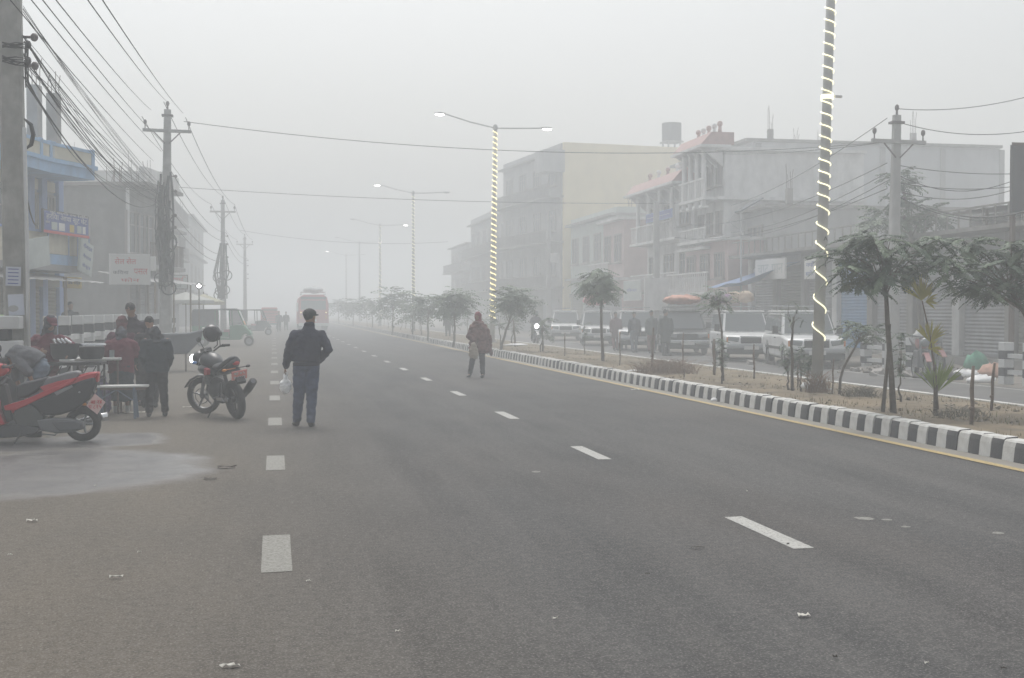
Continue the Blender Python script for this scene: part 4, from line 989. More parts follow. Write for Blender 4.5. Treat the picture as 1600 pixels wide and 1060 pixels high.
for (x, y, up, L, m, nm, n, sp) in ((1462, 612, (.05, 0, 1), .46, M_LEAFG, 'lower_fan', 34, .75), (1466, 612, (.4, 0, .9), .50, M_LEAFG, 'lower_fan', 26, .45), (1453, 535, (.1, 0, 1), .34, M_LEAFY, 'upper_fan', 34, 1.0), (1450, 545, (.7, 0, .3), .25, M_LEAFY, 'upper_fan', 14, .9), (1440, 470, (-.1, 0, 1), .36, M_LEAFY, 'top_fan', 34, .9), (1446, 472, (.7, 0, .1), .22, M_LEAFY, 'top_fan', 12, .8)):
    b = MB(); fan(b, A_(x, y), up, n, L, sp); b.build(nm, m, T)
# foggy tree behind the pale pole, between pole and shops
g = Vector((20.2, atX(1440, 560, 20.2).y, 0)); Yq = g.y
b_ends = E([(1380, 330), (1400, 315), (1425, 322), (1450, 330), (1465, 345), (1390, 350), (1415, 345), (1440, 350), (1370, 345), (1412, 290), (1405, 275)], Yq, 1.0, 5)
pinnate_tree((20.3, Yq, 0), b_ends, 'round foggy green tree rising behind the pale power pole above the shop roofs', .10, .8, .2, 7, 16, 51, split=.75, group=None)
# ---- ground cover on the median: dry grass (nobody could count it)
def grass():
    r = random.Random(15); b = MB()
    for k in range(15000):
        y = 12.5+r.random()**1.7*75; x = r.uniform(XK0+.22, XK1-.15)
        if math.sin(x*2.3+y*.7)+math.sin(y*1.9-x)+r.uniform(-1, 1) < -.1: continue
        s = 1+y/60; hgt = r.uniform(.02, .065)*(1.7 if r.random() < .06 else 1); a = r.uniform(0, 6.28); w = .005*s+.002; u = .7*hgt*r.uniform(-1, 1)
        b.cur = 0 if r.random() < .8 else 1; z = .205-.075*(x-XK0)/3.8
        c, s_ = cos(a)*w, sin(a)*w; b.poly([(x-c, y-s_, z-.03), (x+c, y+s_, z-.03), (x+u*cos(a+1.3), y+u*sin(a+1.3), z+hgt)])
    return b
M_STRAW = mat('dry_grass', (.23, .185, .115), .9, noise=.3, nscale=3); M_WEED = mat('weed_green', (.13, .14, .07), .9, noise=.3, nscale=3)
tag(grass().build('dry_grass', [M_STRAW, M_WEED]), 'thin dry yellow grass and weeds on the median soil', 'grass', None, 'stuff')
def clods():
    r = random.Random(16); b = MB()
    for k in range(1500):
        y = 12.5+r.random()**1.6*40; x = r.uniform(XK0+.22, XK1-.15); s = r.uniform(.008, .024)
        b.cur = r.randrange(2)
        if r.random() < .03: s *= 2
        b.box((x, y, .20-.075*(x-XK0)/3.8+s*.3), (s*r.uniform(1, 2), s*r.uniform(1, 2), s), rot=Euler((r.uniform(-.6, .6), r.uniform(-.6, .6), r.uniform(0, 6))))
    return b
tag(clods().build('clods', [mat('clod', (.12, .10, .075), .95), mat('clod_pale', (.26, .23, .19), .95)]), 'small clods, leaves and stones scattered over the median soil', 'debris', None, 'stuff')
def brush(x, y, w, h, n, label, m, name='dry_brush', z=.24, bend=1.):
    g = G(x, y, z); r = random.Random(int(x)); b = MB()
    for k in range(n):
        ox = r.uniform(-w, w)*.7; oy = r.uniform(-w, w)*.4; a = r.uniform(0, 6.28); hh = h*r.uniform(.5, 1.1)*(1-.5*abs(ox)/w); dx = r.uniform(-1, 1)*hh*bend
        b.tube([(ox, oy, -.02), (ox+dx*.4, oy+r.uniform(-.05, .05), hh*.7), (ox+dx, oy+r.uniform(-.1, .1), hh)], [.005, .004, .002], 3, cap=False)
    o = b.build(name, m); o.location = g; return tag(o, label, 'dry brush')
M_BRUSH = mat('dry_twigs', (.21, .145, .10), .9, noise=.3, nscale=5)
brush(1040, 582, .95, .36, 380, 'rounded heap of brown dry brush on the median before the dark jeep', M_BRUSH, bend=1.6)
brush(1277, 612, .28, .38, 150, 'reddish dry weed tuft at the foot of the near lamp post', M_BRUSH)
brush(1342, 618, .4, .18, 160, 'low tangle of grey weeds left of the split-trunk tree', mat('grey_twigs', (.14, .13, .10), .9), bend=1.5)
brush(1500, 648, .5, .12, 120, 'flattened dark weeds along the far median edging right of the palm', mat('grey_twigs', (.14, .13, .10), .9), bend=2)
# ---- things lying on the median and verge
M_BAG = mat('white_plastic', (.80, .80, .80), .4, noise=.04, nscale=20); M_STONE = mat('stone', (.20, .18, .16), .9, noise=.3, nscale=9, bump=.5, bscale=20)
def lump(name, x, y, sx, sy, sz, m, label, cat, z=0., seed=1, rz=0.):
    g = G(x, y, z); r = random.Random(seed); b = MB(); b.ball((0, 0, sz*.42), (sx, sy, sz), 12, 8)
    b.v = [(v[0]*(1+r.uniform(-.16, .16)), v[1]*(1+r.uniform(-.16, .16)), max(0, v[2]*(1+r.uniform(-.2, .25)))) for v in b.v]
    o = b.build(name, m, smooth=True); o.location = g; o.rotation_euler = (0, 0, rz); return tag(o, label, cat)
lump('plastic_bag', 1262, 606, .13, .09, .07, M_BAG, 'crumpled white plastic bag by the near lamp post foot', 'bag', .24, 2)
lump('paper_scrap', 992, 580, .22, .1, .02, M_BAG, 'flat white scrap of paper near the kerb by the brown brush', 'litter', .24, 3)
lump('paper_scrap', 806, 540, .5, .2, .05, M_BAG, 'white cloth scrap on the foggy median right of the walking person', 'litter', .24, 4)
lump('paper_scrap', 1116, 627, .07, .06, .04, M_BAG, 'small white scrap lying in the gutter below the kerb', 'litter', .005, 5)
lump('plastic_bag', 1553, 590, .42, .3, .22, mat('orange_cloth', (.45, .27, .20), .8, noise=.15, nscale=9), 'dull orange sack in the rubbish heap across the road', 'sack', 0, 6)
lump('plastic_bag', 1526, 580, .34, .2, .34, mat('green_cloth', (.10, .33, .22), .7, noise=.2, nscale=9), 'crumpled green plastic sheet on top of the rubbish heap', 'plastic sheet', 0, 7)
lump('plastic_bag', 1510, 590, .42, .22, .13, M_BAG, 'white plastic bags at the left end of the rubbish heap', 'bags', 0, 8)
lump('plastic_bag', 1532, 598, .35, .2, .12, M_BAG, 'pale flattened bag at the front of the rubbish heap', 'bag', 0, 9)
lump('boulder', 1488, 594, .27, .18, .13, mat('dark_stone', (.06, .055, .05), .9, noise=.3, nscale=9), 'single dark stone left of the rubbish heap', 'stone', 0, 10)
def rubble():
    r = random.Random(8); b = MB()
    for k in range(700):
        px = r.uniform(1330, 1600); g = G(px, r.uniform(566, 590)); y = g.y; x = r.gauss(16.9, .75)
        s = r.uniform(.03, .15); b.cur = r.randrange(2)
        b.box((x, y, s*.35), (s*r.uniform(1, 2), s*r.uniform(1, 2), s), rot=Euler((r.uniform(-.5, .5), r.uniform(-.5, .5), r.uniform(0, 6))))
    return b
tag(rubble().build('rubble', [M_STONE, mat('pale_rubble', (.34, .32, .30), .9)]), 'broken stones and rubble spread along the far verge', 'rubble', None, 'stuff')
for i, (x, y, s, lab) in enumerate(((1560, 560, .9, 'long low heap of earth and stones behind the rubbish'), (1420, 556, .8, 'low earth heap behind the parked red motorbike'), (1352, 566, .7, 'low earth heap right of the right-hand white jeep'))):
    o = lump('earth_heap', x, y+10, 1.5*s, .9*s, .35*s, M_VERGE, lab, 'heap', 0, 30+i)
# ---- litter on the near road
M_LEAFB = mat('dead_leaf', (.045, .035, .028), .9); M_SCRAP = mat('pale_scrap', (.55, .53, .48), .8)
def scrap(x, y, w, d, m, label, name='litter_scrap', seed=0, curl=.02, group=None):
    g = G(x, y, .0); r = random.Random(seed+int(x)); b = MB(); n = 5; pts = []
    for i in range(n+1):
        for j in (0, 1): pts.append((w*(i/n-.5)+r.uniform(-.1, .1)*w, d*(j-.5)*(1+r.uniform(-.3, .3)), .005+curl*abs(sin(i*1.3+j))*r.uniform(.3, 1)))
    k = b._a(pts)
    for i in range(n): b.face(k+2*i, k+2*i+2, k+2*i+3, k+2*i+1)
    o = b.build(name, m); o.modifiers.new('t', 'SOLIDIFY').thickness = .003; o.location = (g.x, g.y, .004); return tag(o, label, 'litter', group)
scrap(50, 816, .08, .035, M_SCRAP, 'white paper scrap on the dusty shoulder at far left, below the wet patch')
scrap(1255, 965, .06, .035, M_SCRAP, 'white paper scrap lying in the near right lane', curl=.015)
scrap(360, 1044, .09, .022, M_SCRAP, 'crumpled white wrapper near the bottom edge left of the dashes', curl=.018)
scrap(1090, 858, .10, .018, M_LEAFB, 'dark stick lying left of the nearest lane dash', curl=.01)
scrap(355, 732, .17, .06, M_LEAFB, 'dark leaf scraps at the tip of the wet patch', curl=.03); scrap(328, 750, .12, .05, M_LEAFB, 'dark leaf near the end of the wet patch', curl=.02)
scrap(182, 905, .08, .02, M_SCRAP, 'thin pale straw on the dusty shoulder'); pass
scrap(210, 646, .3, .05, M_SCRAP, 'white paper strip on the ground by the bench', curl=.02); scrap(297, 637, .22, .06, M_SCRAP, 'white scrap on the ground left of the black motorcycle', curl=.02)
scrap(992, 610, .2, .1, M_SCRAP, 'white scrap on the road near the kerb', curl=.03)
LG = 'dark dead leaves and twigs scattered on the road'; r = random.Random(33)
for k in range(12):
    x = r.choice((r.uniform(0, 560), r.uniform(0, 1600))); y = r.uniform(760, 1050)
    scrap(x, y, r.uniform(.012, .03), r.uniform(.006, .014), M_LEAFB if r.random() < .7 else M_SCRAP, 'tiny dead leaf or crumb of litter lying on the asphalt', 'dead_leaf', k, .012, LG)
for k, (x, y, s) in enumerate(((1350, 811, .07), (1385, 813, .04), (1415, 824, .035), (1560, 834, .045), (838, 738, .05))):
    g = G(x, y); b = MB(); n = 12; b.poly([(g.x+s*(1+.2*sin(3*i+k))*cos(2*pi*i/n), g.y+s*1.1*(1+.2*cos(5*i+k))*sin(2*pi*i/n), .0045) for i in range(n)])
    tag(b.build('pale_spot', M_LINE2), 'small pale scuffed spot of paint or chewing gum on the asphalt', 'stain', 'pale spots on the asphalt')
# ================================================================ people
from mathutils import noise as mnoise
M_SKIN = mat('skin', (.25, .14, .09), .6); M_HAIR = mat('black_hair', (.012, .011, .011), .7); M_SHOE = mat('dark_shoe', (.02, .02, .022), .6); M_SHOEW = mat('white_shoe', (.45, .45, .44), .6)
def cloth(name, col, amt=.15, rough=.9): return mat(name, col, rough, noise=amt, nscale=9, bump=.35, bscale=60)
def etube(b, pts, rx, ry, right=(1, 0, 0), n=14):
    pts = [Vector(p) for p in pts]; k = len(pts); rs = []; right = Vector(right)
    for i in range(k):
        t = (pts[min(i+1, k-1)]-pts[max(i-1, 0)]).normalized(); a = (right-t*right.dot(t)).normalized(); c = t.cross(a)
        rs.append([pts[i]+a*(rx[i]*cos(2*pi*j/n))+c*(ry[i]*sin(2*pi*j/n)) for j in range(n)])
    b.rings(rs)
def limb(b, pts, r, n=10):
    """tapered limb with rounded joints"""
    pts = [Vector(p) for p in pts]
    b.tube(pts, r, n)
    for p, q in zip(pts, r): b.ball(p, q*.99, 10, 7)
def fuse(b, name, m, parent, vox=.014, wr=0., ws=9., sm=6):
    me = b.mesh('x', m); o = bpy.data.objects.new('x', me); COL.objects.link(o)
    r = o.modifiers.new('r', 'REMESH'); r.mode = 'VOXEL'; r.voxel_size = vox
    s = o.modifiers.new('s', 'SMOOTH'); s.iterations = sm; s.factor = .5
    bpy.context.view_layer.update(); ev = o.evaluated_get(bpy.context.evaluated_depsgraph_get()); nm = bpy.data.meshes.new_from_object(ev); bpy.data.objects.remove(o)
    if wr:
        co = [v.co.copy() for v in nm.vertices]; no = [v.normal.copy() for v in nm.vertices]
        for v, c, q in zip(nm.vertices, co, no):
            f = mnoise.noise(Vector((c.x*ws, c.y*ws, c.z*ws*1.9))); f2 = mnoise.noise(c*ws*2.7); v.co = c+q*wr*(f*1.2+f2*.5)
    nm.polygons.foreach_set('use_smooth', [True]*len(nm.polygons)); nm.name = name
    nm.materials.clear()
    for x in (m if isinstance(m, (list, tuple)) else [m]): nm.materials.append(x)
    return inst(name, nm, parent)
def hand(b, w, d, side, curl=.8, s=1.0, palm=None):
    """five-fingered hand at wrist w pointing along d; curled"""
    w = Vector(w); d = Vector(d).normalized(); pn = Vector(palm) if palm else Vector((-side, 0, 0)); pn = (pn-d*pn.dot(d)).normalized(); ac = d.cross(pn)
    etube(b, [w, w+d*.045*s, w+d*.09*s], [.024*s, .038*s, .036*s], [.018*s, .015*s, .012*s], ac, 8)
    for i, (l, o) in enumerate(((.072, .030), (.082, .010), (.076, -.010), (.060, -.028))):
        p = w+d*.082*s+ac*o*s; dd = d; pts = [p]
        for k in range(3):
            dd = (dd+pn*curl*.55).normalized(); p = p+dd*l*s*(.45, .32, .25)[k]; pts.append(p)
        b.tube(pts, [.0095*s, .009*s, .008*s, .006*s], 6)
    p = w+d*.03*s+ac*.03*s; b.tube([p, p+(ac*.7+d*.6+pn*.3).normalized()*.04*s, p+(ac*.4+d+pn*.6).normalized()*.072*s], [.012*s, .010*s, .007*s], 6)
def std(h=1.7):
    return dict(head=(0, .02, .925*h), neck=(0, 0, .835*h), chest=(0, 0, .72*h), waist=(0, 0, .60*h), pelvis=(0, 0, .525*h),
        sL=(-.112*h, 0, .80*h), sR=(.112*h, 0, .80*h), eL=(-.145*h, -.02, .63*h), eR=(.145*h, -.02, .63*h), wL=(-.15*h, .05, .485*h), wR=(.15*h, .05, .485*h),
        hL=(-.055*h, 0, .52*h), hR=(.055*h, 0, .52*h), kL=(-.058*h, .02, .285*h), kR=(.058*h, .02, .285*h), aL=(-.06*h, -.01, .05*h), aR=(.06*h, -.01, .05*h), face=(0, 1, 0), toeL=(0, 1, 0), toeR=(0, 1, 0))
def person(label, base, rz, J, top, bottom, h=1.7, bulk=1.0, vox=.014, hair=M_HAIR, hat=None, hood=None, shoe=M_SHOE, group=None, hemz=None, topwr=.010, sleeves=True, skirt=None, scarf=None, skin=M_SKIN, coat_len=0., hands=True):
    T = empty('person', base, rz, label, 'person', group); V = {k: Vector(v) for k, v in J.items()}; k_ = h/1.7
    f = V['face'].normalized(); rt = f.cross(Vector((0, 0, 1))).normalized(); up = rt.cross(f).normalized()
    sr = (V['sR']-V['sL']).normalized()
    # --- body: one continuous skin
    b = MB(); hd = V['head']; q = Matrix((rt, f, up)).transposed().to_euler()
    b.ball(hd+up*.02*k_, (.075*k_, .093*k_, .105*k_), 14, 10, q); b.ball(hd+f*.03*k_-up*.05*k_, (.055*k_, .062*k_, .065*k_), 12, 8, q)
    b.ball(hd+f*.098*k_-up*.015*k_, (.014*k_, .02*k_, .024*k_), 8, 6, q)
    b.ball(hd+f*.082*k_-up*.058*k_, (.024*k_, .016*k_, .010*k_), 8, 6, q); b.ball(hd+f*.082*k_+up*.02*k_, (.045*k_, .014*k_, .010*k_), 8, 6, q)
    for s in (-1, 1): b.ball(hd+rt*s*.078*k_-f*.005, (.014*k_, .022*k_, .032*k_), 8, 6, q)
    b.tube([hd-up*.05*k_-f*.015, V['neck'], V['chest'].lerp(V['neck'], .6)], [.052*k_, .055*k_, .07*k_], 10)
    etube(b, [V['pelvis']-Vector((0, 0, .04)), V['waist'], V['chest'], V['chest'].lerp(V['neck'], .7)], [.14*k_, .125*k_, .15*k_, .10*k_], [.10*k_, .09*k_, .105*k_, .07*k_], sr)
    for s, S_ in (('L', -1), ('R', 1)):
        limb(b, [V['s'+s], V['e'+s], V['w'+s]], [.048*k_, .038*k_, .026*k_]); limb(b, [V['h'+s], V['k'+s], V['a'+s]], [.075*k_, .052*k_, .036*k_])
        if hands: hand(b, V['w'+s], V['w'+s]-V['e'+s], S_, s=k_)
        td = V['toe'+s].normalized(); b.tube([V['a'+s]-td*.03, V['a'+s]+td*.07-Vector((0, 0, .04)), V['a'+s]+td*.14-Vector((0, 0, .055))], [.04, .035, .025], 8)
    fuse(b, 'body', skin, T, vox)
    # --- trousers
    if bottom:
        b = MB(); w = 1.0*bulk
        etube(b, [V['waist']-Vector((0, 0, .03)), V['pelvis'], V['hL'].lerp(V['hR'], .5)-Vector((0, 0, .05))], [.145*k_, .165*k_, .155*k_], [.11*k_, .125*k_, .115*k_], sr)
        for s in 'LR':
            an = V['a'+s]+(V['k'+s]-V['a'+s])*.06; m = V['k'+s].lerp(an, .55)
            limb(b, [V['h'+s], V['h'+s].lerp(V['k'+s], .5), V['k'+s], m, an], [.092*k_*w, .086*k_*w, .070*k_*w, .062*k_*w, .056*k_*w])
        fuse(b, 'trousers', bottom, T, vox, .010, 11)
    if skirt:
        m, zl, r0, r1 = skirt; b = MB(); p = V['pelvis']
        etube(b, [V['waist'], p, Vector((p.x, p.y, (p.z+zl)/2)), Vector((p.x, p.y, zl))], [.14, .17, (r0+.17)/2, r0], [.12, .15, (r1+.15)/2, r1], sr); fuse(b, 'skirt', m, T, vox, .02, 8)
    # --- jacket
    if top:
        b = MB(); u = bulk; pz = Vector((0, 0, coat_len)); pel = V['pelvis']+(V['waist']-V['pelvis'])*.15
        etube(b, [pel-pz, pel.lerp(V['waist'], .6), V['waist'].lerp(V['chest'], .4), V['chest'], V['chest'].lerp(V['neck'], .45), V['neck']],
            [.178*k_*u, .175*k_*u, .172*k_*u, .176*k_*u, .128*k_*u, .075*k_], [.135*k_*u, .138*k_*u, .135*k_*u, .135*k_*u, .110*k_*u, .075*k_], sr)
        for s in 'LR':
            wr = V['w'+s].lerp(V['e'+s], .05 if sleeves else .9)
            limb(b, [V['chest'].lerp(V['s'+s], .55)+Vector((0, 0, .0)), V['s'+s]-Vector((0, 0, .035)), V['s'+s].lerp(V['e'+s], .5), V['e'+s], V['e'+s].lerp(wr, .5), wr], [.085*k_*u, .070*k_*u, .064*k_*u, .060*k_*u, .054*k_*u, .046*k_*u])
        b.torus(V['neck']+Vector((0, 0, .02)), .062*k_, .022*k_, V['head']-V['neck'], 14, 7, 1.4)
        fuse(b, 'jacket', top, T, vox, topwr, 10)
    # --- hair / hat / hood
    if hair:
        b = MB(); b.ball(hd+up*.04*k_-f*.014*k_, (.083*k_, .098*k_, .098*k_), 14, 9, q); o = fuse(b, 'hair', hair, T, vox*.8, .006, 30)
    if hood:
        m, sc, dn = hood; b = MB(); b.ball(hd+up*.02*k_-f*.02*k_, (.105*k_*sc, .115*k_*sc, .13*k_*sc), 14, 9, q); b.tube([hd-up*.03-f*.03*k_, V['neck']-f*.01, V['chest'].lerp(V['neck'], .5)-f*.02], [.095*k_*sc, .09*k_*sc, .14*k_*dn], 12); fuse(b, 'hood', m, T, vox, .012, 12)
    if hat:
        m, kind = hat; b = MB(); b.ball(hd+up*.062*k_-f*.006, (.096*k_, .112*k_, .070*k_), 14, 8, q); b.ball(hd+up*.045*k_-f*.01, (.094*k_, .108*k_, .045*k_), 14, 8, q)
        if kind == 'peak':
            c = hd+f*.10*k_+up*.035*k_; b.ball(c, (.070*k_, .085*k_, .014*k_), 12, 6, q)
        fuse(b, 'cap', m, T, vox*.7)
    for s in 'LR':
        td = V['toe'+s].normalized(); a = V['a'+s]; b = MB(); side = td.cross(Vector((0, 0, 1)))
        heel = a-td*.045*k_; 
        etube(b, [Vector((heel.x, heel.y, a.z-.040)), a+td*.03*k_-Vector((0, 0, .042)), a+td*.12*k_-Vector((0, 0, .054)), a+td*.175*k_-Vector((0, 0, .062))], [.034*k_, .042*k_, .046*k_, .030*k_], [.040, .044, .032, .018], side, 10)
        b.tube([a-Vector((0, 0, .045)), a+Vector((0, 0, .035))], [.046*k_, .050*k_], 9)
        fuse(b, 'shoe', shoe, T, .011, sm=3)
    return T
C_NAVY = cloth('navy_jacket', (.009, .013, .036)); C_JEAN = cloth('blue_jeans', (.040, .056, .105), .35); C_MAROON = cloth('maroon_cloth', (.105, .014, .030)); C_BLACK = cloth('black_cloth', (.012, .012, .016)); C_GREYS = cloth('grey_shirt', (.10, .105, .115)); C_GJEAN = cloth('pale_jeans', (.11, .14, .18), .3)
C_CHAR = cloth('charcoal_jacket', (.030, .022, .034)); C_SHAWL = cloth('brown_shawl', (.13, .062, .055), .6); C_PLUM = cloth('plum_coat', (.075, .020, .040)); C_TEAL = cloth('dark_teal_cloth', (.014, .024, .034)); C_PINKC = cloth('dusty_pink_cloth', (.20, .10, .10)); C_TAN = cloth('tan_cloth', (.30, .25, .20))
# hero: man walking away with a white plastic bag
g = G(479, 667); J = std(1.72); J.update(head=(.055, .03, 1.555), neck=(.045, .0, 1.43), chest=(.03, 0, 1.24), waist=(.0, 0, 1.03), pelvis=(-.005, 0, .91), sL=(-.165, 0, 1.335), sR=(.215, 0, 1.33), eL=(-.245, -.03, 1.08), wL=(-.285, .03, .86),
    eR=(.30, -.09, 1.10), wR=(.185, .09, .93), hL=(-.085, 0, .86), hR=(.085, 0, .86), kL=(-.105, .03, .47), kR=(.075, -.02, .46), aL=(-.13, .10, .085), aR=(.055, -.08, .085), face=(.66, .75, .02), toeL=(-.2, 1, 0), toeR=(.25, 1, 0))
man = person('man in navy jacket and blue jeans walking away with a white bag', g, .04, J, C_NAVY, C_JEAN, 1.66, 1.19, .011, hat=(C_BLACK, 'peak'), topwr=.011)
b = MB(); b.torus((0, 0, .895), .175, .018, (0, 0, 1), 24, 6, 1.6)
b.v = [(x+.0, y*.74, z) for x, y, z in b.v]; b.build('jacket_hem', C_NAVY, man, smooth=True)
def bag(px, py, Y, w, h, label, m=M_BAG, seed=1):
    p = atY(px, py, Y); b = MB(); b.ball((0, 0, -h*.62), (w/2, w*.33, h*.38), 14, 10); b.tube([(0, 0, -h*.45), (.0, 0, -h*.12), (.01, 0, 0)], [w*.34, w*.12, w*.06], 10); b.tube([(-.02, 0, -h*.15), (-.03, .0, -.02), (0, 0, .02), (.03, 0, -.02), (.02, 0, -h*.15)], .008, 5)
    o = fuse(b, 'plastic_bag', m, None, .009, .012, 14, 2); o.location = p; return tag(o, label, 'bag')
bag(446, 583, g.y+.04, .17, .30, 'white translucent plastic bag hanging from the hand of the man in the navy jacket')
# person in the shawl on the road
g = G(747, 590); J = std(1.62); J.update(head=(.0, .03, 1.50), kL=(-.13, .05, .45), aL=(-.19, .12, .085), kR=(.10, -.03, .45), aR=(.10, -.10, .085), eL=(-.25, .03, 1.02), wL=(-.13, .16, .92), eR=(.27, .02, 1.0), wR=(.23, .1, .82), sL=(-.17, 0, 1.28), sR=(.19, 0, 1.28), hL=(-.08, 0, .84), hR=(.08, 0, .84), face=(-.5, -.85, -.1), toeL=(-.6, -1, 0), toeR=(-.4, -1, 0))
g2 = person('person in brown patterned shawl and red head cloth crossing the road', g, 0, J, None, C_BLACK, 1.62, 1.15, .014, hair=None, hood=(cloth('red_headcloth', (.19, .035, .045)), .95, 1.0))
b = MB(); etube(b, [(0, 0, 1.40), (0, 0, 1.30), (.0, 0, 1.12), (.02, 0, .90), (.04, 0, .70), (.04, 0, .60)], [.11, .20, .245, .25, .27, .27], [.10, .15, .18, .18, .19, .17]); b.tube([(.20, 0, 1.2), (.28, .0, .95), (.33, 0, .52)], [.08, .07, .03], 8)
b.tube([(-.17, 0, 1.2), (-.25, -.05, 1.0), (-.12, -.17, .95)], [.07, .07, .05], 8); fuse(b, 'shawl', C_SHAWL, g2, .016, .028, 9, 3)
p = G(739, 590); b = MB(); etube(b, [(0, 0, -.02), (0, 0, -.15), (0, 0, -.32), (0, 0, -.42)], [.03, .10, .13, .10], [.03, .06, .07, .05]); o = fuse(b, 'cloth_bag', C_TAN, None, .014, .02, 9, 2); o.location = (atY(740, 545, g.y-.28)+Vector((0, 0, .18))); tag(o, 'pale tan cloth bag held at the hip of the person in the brown shawl', 'bag')
# ---- group at the food stall (left)
def S_(py, z): return z
g = G(245, 651); J = std(1.48); J.update(face=(-.3, .9, -.35), head=(-.02, .07, 1.28), neck=(0, .02, 1.17), wL=(-.14, .18, .75), wR=(.16, .1, .72), eR=(.21, -.03, .92), kL=(-.10, 0, .42), aL=(-.115, 0, .08), kR=(.10, 0, .42), aR=(.13, .0, .08), hL=(-.08, 0, .74), hR=(.08, 0, .74))
person('short person in dark hooded jacket seen from behind, right of the stall', g, R(12), J, C_TEAL, C_BLACK, 1.48, 1.22, .013, hair=None, hood=(cloth('speckled_hood', (.022, .026, .034), .9), 1.0, .9), coat_len=.10)
g = G(190, 645); J = std(1.5); J.update(face=(-.1, 1, -.4), head=(0, .06, 1.26), wL=(-.12, .2, .9), wR=(.14, .2, .92), eL=(-.24, .02, .95), eR=(.24, .02, .95), sL=(-.19, 0, 1.13), sR=(.19, 0, 1.13), hL=(-.07, 0, .76), hR=(.07, 0, .76), aL=(-.1, 0, .08), aR=(.09, 0, .08), kL=(-.09, 0, .42), kR=(.09, 0, .42))
person('woman in long maroon sweater, dark skirt and speckled head cloth behind the bench', g, R(5), J, C_MAROON, None, 1.5, 1.32, .013, hair=None, hood=(cloth('speckled_scarf', (.045, .047, .06), .9), 1.0, .8), skirt=(C_TEAL, .20, .23, .20), coat_len=.16, shoe=M_SHOEW)
g = G(212, 640); J = std(1.74); J.update(face=(-.25, -.8, -.55), head=(-.04, -.08, 1.66), neck=(-.02, -.01, 1.52), chest=(0, 0, 1.32), sL=(.20, 0, 1.43), sR=(-.20, 0, 1.43), eL=(.26, 0, 1.15), eR=(-.26, -.02, 1.15), wL=(.15, -.18, 1.02), wR=(-.12, -.18, 1.02), toeL=(0, -1, 0), toeR=(0, -1, 0))
gg = G(206, 636); person('tall dark haired man in a quilted charcoal jacket looking down at the food stall', gg+Vector((0, .35, 0)), 0, J, C_CHAR, C_BLACK, 1.74, 1.15, .013)
gg = G(183, 640); J = std(1.55); J.update(face=(.2, 1, -.3)); person('person in a plum coat half hidden between the maroon sweater and the tall man', gg+Vector((0, .75, 0)), 0, J, C_PLUM, C_BLACK, 1.6, 1.25, .016, hair=None, hood=(cloth('rose_scarf', (.13, .05, .055), .6), 1.0, 1.0), coat_len=.3)
gg = G(232, 640); J = std(1.55); J.update(face=(-.5, .5, -.4), head=(0, .05, 1.44)); person('person with dark hair and dark shawl just behind the short hooded person', gg+Vector((-.02, .42, 0)), 0, J, C_BLACK, C_BLACK, 1.55, 1.1, .015, coat_len=.25)
# vendor leaning over the pans
gg = G(78, 640); gv = Vector((atY(76, 500, 19.9).x, 19.9, 0)); s = gv.y/F
def PV(px, py, dy=0): q = atY(px, py, gv.y+dy)-gv; return (q.x, q.y, q.z)
J = std(1.6); J.update(head=PV(79, 506, -.10), neck=PV(75, 519, -.02), chest=PV(75, 542), waist=PV(72, 565), pelvis=PV(72, 588), sL=PV(56, 527), sR=PV(95, 527), eL=PV(42, 545, -.1), wL=PV(62, 549, -.3), eR=PV(112, 540, -.1), wR=PV(108, 553, -.35), face=(.5, -.7, -.35), toeL=(.2, -1, 0), toeR=(.2, -1, 0), hL=PV(65, 592), hR=PV(80, 592), kL=PV(64, 615), kR=PV(80, 615), aL=PV(64, 645), aR=PV(80, 645))
J['aL'] = (J['aL'][0], 0, .08); J['aR'] = (J['aR'][0], 0, .08)
person('food vendor in a maroon sweater and hood bending over the black pans at the left', gv, 0, J, C_MAROON, C_PINKC, 1.6, 1.2, .013, hair=None, hood=(cloth('grey_headcloth', (.035, .038, .05), .3), 1.0, .9), hat=(C_MAROON, 'peak'))
# crouching person in grey behind the scooter
gg = G(60, 660); gc = Vector((atY(60, 500, 16.9).x, 16.9, 0))
def PC(px, py, dy=0): q = atY(px, py, gc.y+dy)-gc; return (q.x, q.y, q.z)
J = std(1.6); J.update(head=PC(8, 573, -.1), neck=PC(16, 562, -.05), chest=PC(26, 556), waist=PC(48, 558), pelvis=PC(62, 570), sL=PC(22, 560, .15), sR=PC(28, 562, -.15), eL=PC(24, 590, .2), wL=PC(34, 612, .2), eR=PC(44, 582, -.25), wR=PC(52, 600, -.25), hL=PC(66, 576, .1), hR=PC(66, 576, -.1), kL=PC(48, 600, .12), kR=PC(50, 598, -.16), aL=PC(58, 640, .1), aR=PC(60, 640, -.12), face=(-.6, -.1, -.8), toeL=(-1, 0, 0), toeR=(-1, 0, 0))
J['aL'] = (J['aL'][0], .1, .08); J['aR'] = (J['aR'][0], -.12, .08)
person('person in grey shirt and pale jeans bending low behind the red scooter', gc, 0, J, C_GREYS, C_GJEAN, 1.6, 1.15, .013, sleeves=False)
# green-clad figure at the extreme left and shopkeeper in the doorway
q = atY(-12, 500, 24); J = std(1.6); person('figure in pale green cloth cut off by the left edge of the photo', Vector((q.x, 24, .26)), 0, J, cloth('pale_green_cloth', (.22, .30, .16)), C_BLACK, 1.55, 1.2, .02, hair=M_HAIR, coat_len=.3)
c = BB.W @ BB.at(110, 500, x=1.8); J = std(1.65); J.update(face=(.6, -.8, 0)); person('shopkeeper in dark grey standing under the awning by the yellow board', Vector((c.x, c.y, .26)), 0, J, cloth('dark_grey_cloth', (.05, .06, .065)), C_BLACK, 1.65, 1.1, .022)
